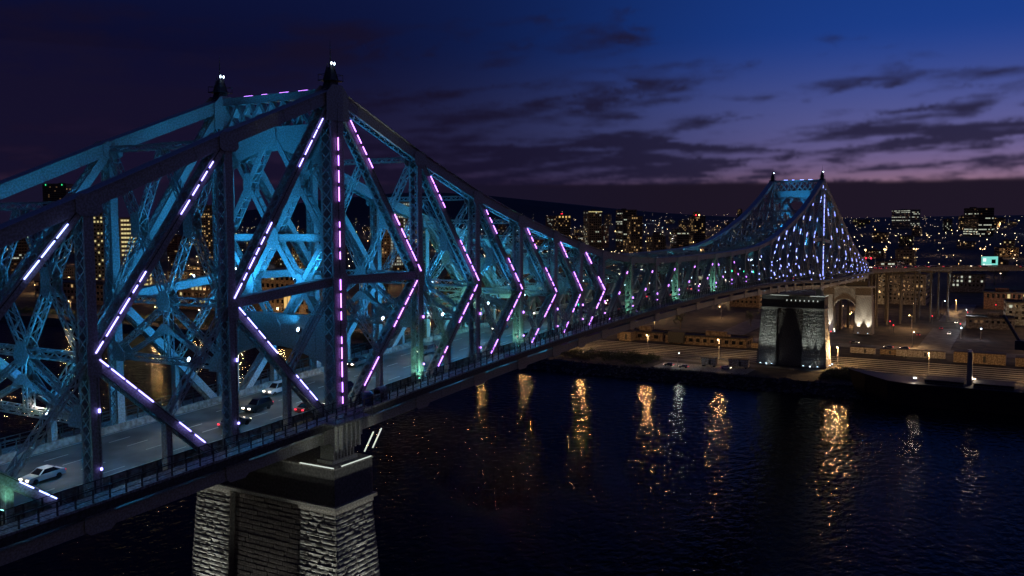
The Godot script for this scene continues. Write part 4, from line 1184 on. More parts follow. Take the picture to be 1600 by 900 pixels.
func make_cars() -> void:
	var paints := {"white": M.car_white, "silver": M.car_silver, "black": M.car_black, "dark_red": M.car_dark_red, "navy": M.car_navy, "grey": M.car_grey}
	var protos := {}
	# s, z, heading (1 away from the camera), kind, paint, label
	var L := [
		[-39.2, 1.6, -1, "car", "white", "white sedan with lit headlights on the near left of the bridge road"],
		[-4.4, -0.2, -1, "suv", "black", "black car with bright headlights just left of the near tower"],
		[5.0, -5.6, -1, "suv", "silver", "silver wagon with bright headlights behind the black car at the near tower"],
		[-1.6, 7.6, 1, "car", "dark_red", "dark red car with glowing tail lights under the slanting member left of the near tower"],
		[-12.5, 3.8, 1, "car", "grey", "grey car with a bright rear behind the first post left of the near tower"],
		[-56.0, 7.4, 1, "car", "dark_red", "dark car with red tail light at the left edge of the picture"],
		[27.0, -7.4, -1, "car", "black", "dark car with bright headlights in the far lane right of the near tower"],
		[8.5, 5.5, 1, "van", "grey", "grey van with red tail light passing the near tower post"],
		[41.0, -2.0, -1, "suv", "grey", "grey car with pinkish headlights between the first and second posts"],
		[71.0, -3.6, -1, "car", "navy", "navy car with paired lights between the fourth and fifth posts"],
		[63.0, 7.4, 1, "car", "black", "black car with one red light low behind the third post"],
		[96.0, -6.8, -1, "van", "white", "white van in the far lane near the suspended span"]]
	for i in 30:
		var lane: int = rng.randi() % 5
		var s := 100.0 + i * 11.0 + rng.randf_range(-3, 3)
		var zz: float = [-7.4, -3.7, 0.0, 3.7, 7.4][lane]
		var kd: String = ["car", "car", "suv", "van"][rng.randi() % 4]
		if i == 9: kd = "truck"
		var pt: String = paints.keys()[rng.randi() % 6]
		var dir := -1 if lane < 3 else 1
		L.append([s, zz, dir, kd, pt, "%s %s in the %s lane by the %s" % [pt.replace("dark_", ""), kd.replace("suv", "wagon"), ["farthest", "second farthest", "middle", "second nearest", "nearest"][lane], place_word(s)]])
	for c in L:
		var key: String = c[3] + c[4]
		if not protos.has(key): protos[key] = car_proto(c[3], paints[c[4]])
		var t: Node3D = protos[key].duplicate()
		t.name = numbered("van" if c[3] == "van" else "delivery_truck" if c[3] == "truck" else "car", self)
		add_child(t, true)
		var s: float = c[0]
		t.position = Vector3(s, deck(s) + 0.02, c[1])
		var slope := atan2(deck(s + 1) - deck(s - 1), 2.0)
		t.rotation = Vector3(0, 0.0 if c[2] > 0 else PI, slope * c[2])
		tag(t, c[5], "truck" if c[3] == "truck" else "van" if c[3] == "van" else "car", "vehicles on the bridge road")
		if s < 60.0 and c[2] < 0:
			spot(t, Vector3(2.6, 0.7, 0), Vector3(12, -0.6, 0), Color(1.0, 0.82, 0.62), 60.0, 26.0, 0.9, 0.2)
	# streets by the river and the viaduct
	var road := [[414.0, 31.0, 0, "grey"], [414.0, 39.0, 0, "navy"], [417.0, -30.0, 0, "black"], [412.0, -66.0, 1, "silver"], [417.0, 70.0, 1, "white"], [425.0, 12.0, 1, "grey"], [468.0, 40.0, 2, "black"], [480.0, 55.0, 3, "white"], [500.0, 49.0, 2, "grey"], [530.0, 55.0, 3, "silver"], [322.0, -100.0, 0, "white"], [306.0, -24.0, 1, "white"], [299.0, -42.0, 0, "grey"], [301.0, -50.0, 0, "black"], [414.0, -140.0, 0, "white"], [417.0, -210.0, 1, "grey"]]
	for i in road.size():
		var c: Array = road[i]
		var key: String = "car" + c[3]
		if not protos.has(key): protos[key] = car_proto("car", paints[c[3]])
		var t: Node3D = protos[key].duplicate()
		t.name = numbered("car", self)
		add_child(t, true)
		t.position = Vector3(c[0], ground(c[0], c[1]) + 0.16, c[1])
		t.rotation.y = [PI / 2, -PI / 2, 0.0, PI][c[2]]
		tag(t, "%s car %s" % [c[3], "on the yard pavement by the far pier" if c[0] < 310 else "on the river road" if c[0] < 330 else "%s stopped on the street behind the rail yard" % ["first from the right", "second", "third", "fourth", "fifth", "sixth"][i % 6]], "car", "cars on the far bank")
	for key in protos: protos[key].free()

# ---------------------------------------------------------------- buildings
func building(called: String, label: String, x: float, z: float, w: float, d: float, top: float, turn: float, wall: Material, lights: Material, fill: float, floor_h := 3.4, bay := 3.0, bands := false, group := "") -> Node3D:
	var y0 := minf(minf(ground(x - w / 2, z - d / 2), ground(x + w / 2, z + d / 2)), ground(x, z)) - 0.5
	var h := maxf(top - y0, 5.0)
	var t := thing(called, label, "building", Vector3(x, y0, z), turn, group)
	var b := MB.new(); b.box(Vector3(0, h / 2, 0), Vector3(w, h, d))
	obj("wall", b.mesh(), wall, t)
	var r := MB.new()
	r.box(Vector3(0, h + 0.1, 0), Vector3(w + 0.3, 0.2, d + 0.3))
	for s in [-1, 1]:
		r.box(Vector3(s * (w / 2), h + 0.55, 0), Vector3(0.4, 0.7, d + 0.4))
		r.box(Vector3(0, h + 0.55, s * (d / 2)), Vector3(w - 0.42, 0.7, 0.4))
	var roof := obj("roof", r.mesh(), M.roof, t)
	if w > 10.0:
		var u := MB.new()
		u.box(Vector3(w * rng.randf_range(-0.25, 0.25), h + 1.6, d * rng.randf_range(-0.2, 0.2)), Vector3(w * 0.22, 2.8, d * 0.25))
		u.box(Vector3(w * rng.randf_range(-0.3, 0.3), h + 0.9, d * rng.randf_range(-0.3, 0.3)), Vector3(2.4, 1.4, 2.0))
		obj("roof_housing", u.mesh(), wall, roof)
	# windows on the faces: frames proud of the wall, some of them lit
	var lit := MB.new(); var dim := MB.new(); var off := MB.new()
	var rows := maxi(1, int((h - 2.0) / floor_h))
	for f in 4:
		var fw := w if f % 2 == 0 else d
		var fd := (d if f % 2 == 0 else w) / 2
		var bs := Basis(Vector3.UP, f * PI / 2)
		var cols := maxi(1, int((fw - 1.0) / bay))
		for j in rows:
			var row_lit: bool = bands and rng.randf() < fill * 1.2
			for i in cols:
				var p := Vector3((i - (cols - 1) / 2.0) * bay, h - 2.0 - j * floor_h, fd + 0.03)
				var on: bool = (row_lit and rng.randf() < (0.9 if fill > 0.5 else 0.62)) if bands else rng.randf() < fill
				var ww := bay * (0.85 if bands else 0.5)
				var target := lit if on else dim if rng.randf() < 0.06 else off
				target.box(bs * p, Vector3(ww, floor_h * (0.42 if bands else 0.48), 0.1), bs)
	if lit.v.size(): obj("lit_windows", lit.mesh(), lights, t).set_meta("kind", "stuff")
	if dim.v.size(): obj("dim_windows", dim.mesh(), M.window_dim, t).set_meta("kind", "stuff")
	if off.v.size(): obj("dark_windows", off.mesh(), M.glass_dark, t).set_meta("kind", "stuff")
	return t

func sector(x: float, z: float) -> String:   # where a thing of the far bank shows, by what it stands near or behind
	var a := rad_to_deg(atan2(x + 99.7, -(z - 99.8)))
	var names := ["behind the leftmost truss panels", "behind the left truss panels", "behind the near tower", "right of the near tower", "left of mid-span", "behind mid-span", "left of the far tower", "behind the far tower", "behind the viaduct's start", "above the viaduct", "at the right end"]
	return names[clampi(int((a - 29.0) / 60.0 * 11.0), 0, 10)]

func reach(x: float, z: float) -> String:
	var d := Vector2(x + 99.7, z - 99.8).length()
	return "nearest" if d < 900 else "middle" if d < 1300 else "distant" if d < 2000 else "farthest"

func town_label(wall: String, tall: String, lit: Material, fill: float, x: float, z: float) -> String:
	var w: String = lit.resource_name.replace("window_", "")
	return "%s %s with %s %s windows, %s rows, %s" % [wall, tall, "a few" if fill < 0.06 else "scattered" if fill < 0.1 else "many", w, reach(x, z), sector(x, z)]

func make_city() -> void:
	var t: Node3D
	var b1 := 0.5317
	t = building("office_tower", "tall dark tower with a green-lit roof line at the far left", 938, -1499, 44, 30, 146, 0.53 + PI / 2, M.dark_wall, M.window_warm, 0.06, 3.6, 3.0, true)
	for k in [-16.0, -13.0, 0.0, 4.0, 8.0, 12.0, 16.0, 19.0]:
		var g := MB.new(); g.box(Vector3(15.2, 0, k), Vector3(0.5, 2.6, 2.8)); g.box(Vector3(-15.2, 0, k), Vector3(0.5, 2.6, 2.8)); g.box(Vector3(k, 0, 15.2), Vector3(2.8, 2.6, 0.5))
		obj("roof_light", g.mesh(), M.sign_green, t, Transform3D(Basis(), Vector3(0, 146 - t.position.y - 1.5, 0)))
	building("office_building", "wide office block with full rows of yellow windows behind the left end", 488, -682, 34, 26, 77, 0.85, M.grey_wall, M.window_yellow, 0.78, 4.2, 2.6, true)
	building("office_building", "darker office tower with scattered yellow windows left of the bright office block", 504, -755, 31, 24, 84, 0.85, M.grey_wall, M.window_yellow, 0.3, 4.0, 3.2)
	building("apartment_building", "small block with white window rows at the left edge", 547, -976, 22, 20, 58, 0.8, M.dark_wall, M.window_white, 0.35, 3.6, 3.0, true)
	building("office_building", "dark office tower with sparse warm windows seen between the left posts", 801, -941, 44, 24, 97, 0.9, M.dark_wall, M.window_warm, 0.2)
	building("apartment_building", "tan slab tower with dim windows right of the near tower", 692, -533, 24, 18, 82, 0.75, M.tan_wall, M.window_warm, 0.14)
	building("office_tower", "bright office tower full of white-yellow windows right of the near tower", 783, -576, 32, 22, 96, 0.75, M.grey_wall, M.window_white, 0.62, 3.8, 2.8)
	t = building("apartment_tower", "apartment tower with orange lamps and two red lights on its roof", 1239, -590, 27, 22, 82, 0.8, M.dark_wall, M.window_warm, 0.1)
	var orange := MB.new()
	for k in 4: orange.box(Vector3(-9.5 + k * 6.0, 82 - t.position.y - 1.6, 11.3), Vector3(3.2, 2.8, 0.4)); orange.box(Vector3(-13.8, 82 - t.position.y - 1.6, -8.5 + k * 5.6), Vector3(0.4, 2.8, 2.6))
	obj("roof_light", orange.mesh(), M.arch_gold, t)
	for x in [-2.0, 3.5]:
		var rl := MB.new(); rl.gem(Vector3(x, 85.5 - t.position.y, 0), 0.8); rl.cyl(Vector3(x, 82 - t.position.y, 0), Vector3(x, 85 - t.position.y, 0), 0.2, 0.2, 5)
		obj("warning_light", rl.mesh(), M.red_light, t)
	t = building("apartment_tower", "wide apartment tower with a glowing crown line above the middle of the bridge", 1083, -460, 28, 20, 87, 0.72, M.dark_wall, M.window_white, 0.12)
	var cr := MB.new()
	for k in 9: cr.box(Vector3(-12 + k * 3.0, 87 - t.position.y - 0.6, 10.3), Vector3(2.4, 1.1, 0.5)); cr.box(Vector3(-14.3, 87 - t.position.y - 0.6, -9 + k * 2.2), Vector3(0.5, 1.1, 1.8))
	obj("crown_light", cr.mesh(), M.window_yellow, t)
	building("apartment_tower", "stepped dark tower with white top rows right of the crowned tower", 1293, -498, 38, 24, 91, 0.72, M.dark_wall, M.window_white, 0.2, 3.4, 3.4, true)
	building("apartment_tower", "dark apartment tower with warm dots in front of the stepped tower", 1067, -388, 19, 17, 79, 0.7, M.dark_wall, M.window_warm, 0.2)
	building("school_building", "low dark building with one long row of white windows", 1147, -351, 24, 18, 57, 0.7, M.dark_wall, M.window_white, 0.25, 3.4, 2.4, true)
	t = building("apartment_tower", "dark tower with an orange and a red rooftop lamp left of the far tower", 1353, -396, 24, 20, 80, 0.68, M.dark_wall, M.window_warm, 0.12)
	for x in [-9.0, 6.0]:
		var rl := MB.new(); rl.gem(Vector3(x, 82.5 - t.position.y, 0), 1.4)
		obj("warning_light", rl.mesh(), M.sodium if x < 0 else M.red_light, t)
	building("apartment_building", "narrow block with warm window columns below the skyline near mid-span", 925, -333, 18, 15, 50, 0.7, M.dark_wall, M.window_warm, 0.22)
	building("apartment_building", "broad dark block with a few warm windows below the skyline near mid-span", 1035, -344, 27, 18, 52, 0.7, M.dark_wall, M.window_warm, 0.08)
	building("hospital_building", "long bright building on the right skyline", 2397, -202, 104, 26, 99, 0.55, M.pale_wall, M.window_white, 0.3, 4.0, 3.2, true)
	t = building("hospital_building", "tall terraced block with rows of white windows at the far right skyline", 1928, -11, 62, 30, 96, 0.5, M.dark_wall, M.window_white, 0.25, 4.4, 3.2, true)
	var bl := MB.new(); bl.gem(Vector3(14, 88 - t.position.y, 15.6), 2.2)
	obj("blue_sign_lamp", bl.mesh(), M.blue_light, t)
	# the brewery and low works behind the left truss
	t = building("warehouse", "tan factory block with two rows of small lit windows seen through the left truss", 392, -480, 14, 58, 23, 0.0, M.tan_wall, M.window_yellow, 0.34, 5.0, 4.6)
	t = building("factory_building", "big tan factory with a tall gold-lit arched window behind the near tower", 346, -330, 16, 50, 37.5, 0.0, M.tan_wall, M.window_yellow, 0.04, 5.2, 4.4)
	var aw := MB.new()
	var pts := [Vector2(-3.0, 12.0), Vector2(3.0, 12.0), Vector2(3.0, 24.0)]
	for k in 9: pts.append(Vector2(3.0 * cos(PI * k / 8.0), 24.0 + 3.0 * sin(PI * k / 8.0)))
	pts.append(Vector2(-3.0, 24.0))
	for dz in [-1.6, 1.6]:
		var q := []
		for p in pts: q.append(Vector2(p.x * 0.42, p.y))
		aw.plate(q, Transform3D(Basis(Vector3.BACK, Vector3.UP, Vector3.LEFT), Vector3(-8.1, 0, dz)), 0.2)
	obj("arched_window", aw.mesh(), M.arch_gold, t)
	building("warehouse", "long brown warehouse at the far left behind the river road", 386, -612, 26, 112, 21, 0.0, M.tan_wall, M.window_warm, 0.05, 5.0, 5.0)
	building("storage_tower", "tall pale storage building without windows between the two tan factories", 405, -415, 18, 26, 29, 0.0, M.tan_wall, M.window_warm, 0.02, 6.0, 6.0)
	# right bank, near
	building("apartment_building", "grey mid-rise block with a light stair tower behind the arch pier", 642, 12, 30, 30, 32, 0.0, M.grey_wall, M.window_warm, 0.02, 3.2, 3.0)
	building("stair_tower", "pale stair tower with small dark windows at the corner of the grey mid-rise", 626, -2.6, 8, 9, 33, 0.0, M.pale_wall, M.window_warm, 0.0, 4.0, 2.8)
	building("apartment_building", "dark block directly right of the arch pier", 668, -22, 26, 26, 30, 0.0, M.dark_wall, M.window_warm, 0.03)
	building("apartment_building", "grey block with white lit ground floor under the viaduct", 755, 46, 30, 26, 27, 0.1, M.grey_wall, M.window_white, 0.2)
	building("brick_building", "red brick block with tall gold windows at the right edge", 632, 82, 26, 34, 21, 0.05, M.brick_wall, M.window_yellow, 0.3, 6.0, 3.2)
	building("pale_building", "pale green fronted house block at the right edge", 546, 92, 20, 22, 21, 0.1, M.pale_wall, M.window_white, 0.02, 3.6, 3.4)
	building("row_building", "low grey row with flat roof before the pale green block", 520, 74, 16, 26, 13, 0.05, M.grey_wall, M.window_warm, 0.05, 3.2, 3.0)
	building("station_building", "low flat-roofed shed by the rail yard left of the far pier", 384, -58, 12, 46, 8.6, 0.0, M.tan_wall, M.window_warm, 0.05, 4.0, 4.0)
	building("storage_shed", "long low storage shed left of the flat-roofed shed by the rail yard", 388, -98, 12, 28, 8.2, 0.0, M.tan_wall, M.window_warm, 0.0, 4.0, 5.0)
	# lit teal screen over the viaduct
	var sc := thing("screen_sign", "bright teal lit screen with paler patches at the right, above the viaduct", "screen", Vector3(807, 27, 60), -0.9)
	var sb := MB.new(); sb.box(Vector3(0, 8, 0), Vector3(17, 11, 0.6))
	for x in [-6, 6]: sb.box(Vector3(x, -6, -0.5), Vector3(0.8, 18, 0.8))
	obj("frame", sb.mesh(), M.dark_steel, sc)
	var s1 := MB.new(); s1.box(Vector3(0, 8, 0.4), Vector3(16, 10, 0.1))
	var panel := obj("panel", s1.mesh(), M.screen_teal, sc)
	for q in [[-5.0, 10.0, 3.0, 3.0], [-1.0, 5.0, 6.0, 1.6], [5.0, 4.0, 4.0, 1.4], [-5.5, 5.5, 2.0, 2.2]]:
		var s2 := MB.new(); s2.box(Vector3(q[0], q[1], 0.5), Vector3(q[2], q[3], 0.08))
		obj("bright_patch", s2.mesh(), M.screen_white, panel)
	var s3 := MB.new(); s3.box(Vector3(3.8, 8.6, 0.5), Vector3(4.0, 3.6, 0.08))
	obj("dark_patch", s3.mesh(), M.glass_dark, panel)
	# the anonymous town: blocks on a street grid, taller towards the centre
	var walls := [M.dark_wall, M.grey_wall, M.brick_wall, M.tan_wall, M.dark_wall]
	var wn := ["dark", "grey", "brick", "tan", "dark"]
	var made := 0
	var taken := []
	for c in get_children():
		if c is Node3D and c.has_meta("category") and c.get_meta("category") == "building": taken.append(Vector2(c.position.x, c.position.z))
	while made < 185:
		var azd := rng.randf_range(27.0, 92.0)
		var az := deg_to_rad(azd)
		var dist := 700.0 + 2500.0 * pow(rng.randf(), 1.2)
		var x := -99.7 + sin(az) * dist; var z := 99.8 - cos(az) * dist
		if x < 500.0: x = rng.randf_range(500, 900)
		x = snappedf(x, 24.0); z = snappedf(z, 30.0)
		var p2 := Vector2(x, z)
		var clash := false
		for q in taken:
			if q.distance_to(p2) < 34.0: clash = true
		if x < 760.0 and z > -30.0: clash = true
		if clash:
			continue
		taken.append(p2)
		var centre := azd > 30 and azd < 74
		var h := rng.randf_range(8, 17)
		if dist > 1000 and rng.randf() < (0.3 if centre else 0.1): h = rng.randf_range(22, 48) * (1.0 if centre else 0.7)
		var k: int = rng.randi() % 5
		var lit: Material = [M.window_warm, M.window_warm, M.window_white, M.window_yellow][rng.randi() % 4]
		var tall := "tower" if h > 30 else "mid-rise" if h > 17 else "low block"
		var fl := rng.randf_range(0.03, 0.2)
		building("city_building", town_label(wn[k], tall, lit, fl, x, z), x, z, rng.randf_range(14, 24), rng.randf_range(14, 26), ground(x, z) + h, 0.0 if rng.randf() < 0.6 else 0.3, walls[k], lit, fl, 3.4, 3.2, rng.randf() < 0.15, "far city blocks")
		made += 1

# ---------------------------------------------------------------- right-hand viaduct, ship, yard things, trees
func make_viaduct() -> void:
	var t := thing("viaduct", "concrete approach viaduct curving right from the far end of the bridge", "viaduct", Vector3.ZERO)
	var path := []
	for k in 25:
		var u := k / 24.0
		# leaves the bridge along x, bends to the right
		var a := u * 1.02
		path.append(Vector3(462 + 96 * sin(a), 42.0 - 0.3 * u, 96 * (1 - cos(a)) * 1.0))
	var last: Vector3 = path[24]
	var dir: Vector3 = (last - path[23]).normalized()
	for k in range(1, 9): path.append(last + dir * (k * 25.0))
	var slab := MB.new(); var top := MB.new(); var par := MB.new()
	for i in path.size() - 1:
		var a: Vector3 = path[i]; var b: Vector3 = path[i + 1]
		var ra: Vector3 = ((path[mini(i + 1, path.size() - 1)] - path[maxi(i - 1, 0)]) as Vector3).cross(Vector3.UP).normalized()
		var rb: Vector3 = ((path[mini(i + 2, path.size() - 1)] - path[i]) as Vector3).cross(Vector3.UP).normalized()
		var d := Vector3(0, 1.6, 0)
		slab.hexa([a + ra * 11 - d, b + rb * 11 - d, b - rb * 11 - d, a - ra * 11 - d, a + ra * 11 - Vector3(0, 0.06, 0), b + rb * 11 - Vector3(0, 0.06, 0), b - rb * 11 - Vector3(0, 0.06, 0), a - ra * 11 - Vector3(0, 0.06, 0)])
		top.quad(a + ra * 10, b + rb * 10, b - rb * 10, a - ra * 10)
		for sg in [-1, 1]:
			par.hexa([a + ra * (sg * 10.6 + 0.2), b + rb * (sg * 10.6 + 0.2), b + rb * (sg * 10.6 - 0.2), a + ra * (sg * 10.6 - 0.2), a + ra * (sg * 10.6 + 0.2) + Vector3.UP, b + rb * (sg * 10.6 + 0.2) + Vector3.UP, b + rb * (sg * 10.6 - 0.2) + Vector3.UP, a + ra * (sg * 10.6 - 0.2) + Vector3.UP])
	obj("deck_slab", slab.mesh(), M.concrete, t)
	obj("parapet", par.mesh(), M.concrete, t)
	struct("road", top.mesh(), M.asphalt)
	for i in range(3, path.size(), 3):
		var p: Vector3 = path[i]
		var m := MB.new()
		var y0 := ground(p.x, p.z) - 1.0
		for sg in [-6.0, 6.0]:
			var off: Vector3 = ((path[i] - path[i - 1]) as Vector3).cross(Vector3.UP).normalized() * sg
			m.cyl(Vector3(p.x, y0, p.z) + off, Vector3(p.x, p.y - 3.0, p.z) + off, 0.75, 0.6, 10)
		m.bar(p + Vector3(0, -2.3, 0) - ((path[i] - path[i - 1]) as Vector3).cross(Vector3.UP).normalized() * 9.0, p + Vector3(0, -2.3, 0) + ((path[i] - path[i - 1]) as Vector3).cross(Vector3.UP).normalized() * 9.0, 1.6, 1.4)
		obj("support", m.mesh(), M.stone_dark, t)
	# lamps and traffic on it
	var proto := lamp_proto("viaduct_lamp", "", "tall double lamps on the viaduct", 12.0, M.sodium, true, 0.5)
	var first := true
	var n := 0
	var posts := []
	for i in [4, 8, 13, 19, 25, 27, 29, 31]:
		var o: Node3D = proto if first else dup(proto, "viaduct_lamp", Vector3.ZERO, 0.0, "")
		first = false
		o.position = path[i] + Vector3(0, 0, 0)
		o.rotation.y = n * 0.2
		o.set_meta("label", "tall double sodium lamp on the viaduct, %s from its bridge end" % ["first", "second", "third", "fourth", "fifth", "sixth", "seventh", "eighth"][n])
		posts.append(o)
		n += 1
	for o in posts: omni(o, Vector3(0, 11.6, 0.4), Color(1.0, 0.6, 0.3), 60.0, 0.5)
	var cp := car_proto("car", M.car_grey)
	for i in range(1, path.size() - 1):
		if rng.randf() < 0.12: continue
		for lane in [-6.0, 2.5, 6.5]:
			if rng.randf() < 0.45: continue
			var d: Vector3 = (path[i + 1] - path[i]).normalized()
			var r := d.cross(Vector3.UP).normalized()
			var c: Node3D = cp.duplicate()
			c.name = numbered("car", self)
			add_child(c, true)
			c.position = path[i] + r * lane + Vector3(0, 0.03, 0) + d * rng.randf_range(-3, 3)
			c.rotation.y = atan2(-d.z, d.x) + (PI if lane < 0 else 0.0)
			tag(c, "small grey car with lit lamps in the line of traffic on the viaduct", "car", "cars on the viaduct")
	cp.free()
	# lane signals on a gantry at the bridge end, and over the bridge road
	var gt := thing("sign_gantry", "lane signal gantry over the viaduct with red and green signals", "gantry", path[6], -0.4)
	var gm := MB.new()
	for z in [-11.0, 11.0]: gm.box(Vector3(0, 4, z), Vector3(0.4, 8, 0.4))
	gm.box(Vector3(0, 7.8, 0), Vector3(0.5, 0.9, 22))
	obj("frame", gm.mesh(), M.galvanised, gt)
	for k in 6:
		var h := MB.new(); h.box(Vector3(-0.4, 7.4, -8.5 + k * 3.4), Vector3(0.3, 1.3, 1.3))
		var hh := obj("signal_head", h.mesh(), M.black, gt)
		var l := MB.new(); l.box(Vector3(-0.6, 7.4, -8.5 + k * 3.4), Vector3(0.1, 0.8, 0.8))
		obj("signal_lamp", l.mesh(), M.red_light if k > 3 else M.green_light if k < 2 else M.red_light, hh)
	for q in [[80.6, 5.6, 1, 53.8], [91.2, 6.6, 0, 52.6], [209.0, 8.6, 1, 54.8], [224.6, 7.4, 0, 54.0], [224.6, 2.6, 0, 54.0], [241.2, -1.0, 1, 53.0], [241.2, 6.2, 0, 53.0]]:
		var s: float = q[0]
		var sg := thing("lane_signal", "%s lane signal by the %s, %s side" % [["green", "red"][q[2]], place_word(s), "near" if q[1] > 5 else "far"], "lane signal", Vector3(s - 0.8, q[3], q[1]), 0.0, "lane signals over the bridge road")
		var h := MB.new(); h.box(Vector3(0.2, 0, 0), Vector3(0.3, 1.1, 1.1)); h.box(Vector3(0.25, 1.0, 0), Vector3(0.1, 1.2, 0.1))
		obj("signal_head", h.mesh(), M.black, sg)
		var l := MB.new()
		l.cyl(Vector3(-0.02, 0, 0), Vector3(-0.08, 0, 0), 0.42, 0.42, 10)
		obj("signal_lamp", l.mesh(), M.red_light if q[2] == 1 else M.green_light, sg)

func make_ship() -> void:
	# a cargo ship moored along the quay to the right of the far pier; bow towards the bridge
	var t := thing("cargo_ship", "dark red hulled cargo ship moored at the quay, bow towards the bridge", "ship", Vector3(287, 0, 33))
	var h := MB.new()
	var st := [[0.0, 0.3, 11.5], [7.0, 4.6, 10.6], [16.0, 8.2, 9.2], [26.0, 8.8, 8.6], [140.0, 8.8, 8.6]]
	for i in st.size() - 1:
		var a: Array = st[i]; var b: Array = st[i + 1]
		var fa := 0.55 if i < 2 else 0.95; var fb := 0.6 if i < 1 else 0.95
		var za: float = a[0] + (3.5 if i == 0 else 0.0)
		h.hexa([Vector3(-a[1] * fa, -0.6, za), Vector3(-b[1] * fb, -0.6, b[0]), Vector3(b[1] * fb, -0.6, b[0]), Vector3(a[1] * fa, -0.6, za),
			Vector3(-a[1], a[2], a[0]), Vector3(-b[1], b[2], b[0]), Vector3(b[1], b[2], b[0]), Vector3(a[1], a[2], a[0])])
	obj("hull", h.mesh(), M.hull, t)
	var d := MB.new(); d.box(Vector3(0, 8.65, 83), Vector3(17.0, 0.1, 114))
	obj("deck", d.mesh(), M.deck_paint, t)
	for k in 6:
		var m := MB.new(); m.box(Vector3(0, 9.4, 36 + k * 17.0), Vector3(11, 1.4, 13.5)); m.box(Vector3(0, 10.2, 36 + k * 17.0), Vector3(11.6, 0.2, 14))
		obj("hatch", m.mesh(), M.deck_paint, t)
	for sg in [-1, 1]:
		var rl := MB.new()
		rl.box(Vector3(sg * 8.6, 9.7, 84), Vector3(0.08, 0.08, 112))
		for k in 28: rl.box(Vector3(sg * 8.6, 9.2, 29 + k * 4.0), Vector3(0.08, 1.1, 0.08))
		obj("railing", rl.mesh(), M.galvanised, t)
	var mast := MB.new(); mast.box(Vector3(0, 15.0, 44.5), Vector3(1.8, 13.0, 1.8)); mast.box(Vector3(0, 21.3, 44.5), Vector3(4.5, 0.8, 1.2))
	obj("mast", mast.mesh(), M.galvanised, t)
	for q in [[2.0, 10.8, 46.0, 1], [-3.0, 10.2, 25.5, 0]]:
		var l := MB.new(); l.box(Vector3(q[0], q[1], q[2]), Vector3(0.5, 0.4, 1.1))
		obj("deck_lamp", l.mesh(), M.warm_white if q[3] == 1 else M.cool_white, t)
		omni(t, Vector3(q[0] - 0.9, q[1] + 0.6, q[2]), Color(1.0, 0.85, 0.65), 14.0, 0.3)
	var cr := MB.new()
	cr.box(Vector3(1.0, 14.5, 70), Vector3(4.2, 12.0, 4.2)); cr.box(Vector3(1.0, 20.8, 70), Vector3(3.2, 1.6, 5.0))
	obj("crane_tower", cr.mesh(), M.galvanised, t)
	var jb := MB.new()
	jb.bar(Vector3(1.0, 15.0, 67.5), Vector3(4.0, 36.0, 55.0), 0.9, 0.9)
	jb.box(Vector3(2.0, 25.0, 61.0), Vector3(2.8, 3.4, 3.4))
	obj("crane_jib", jb.mesh(), M.dark_steel, t)

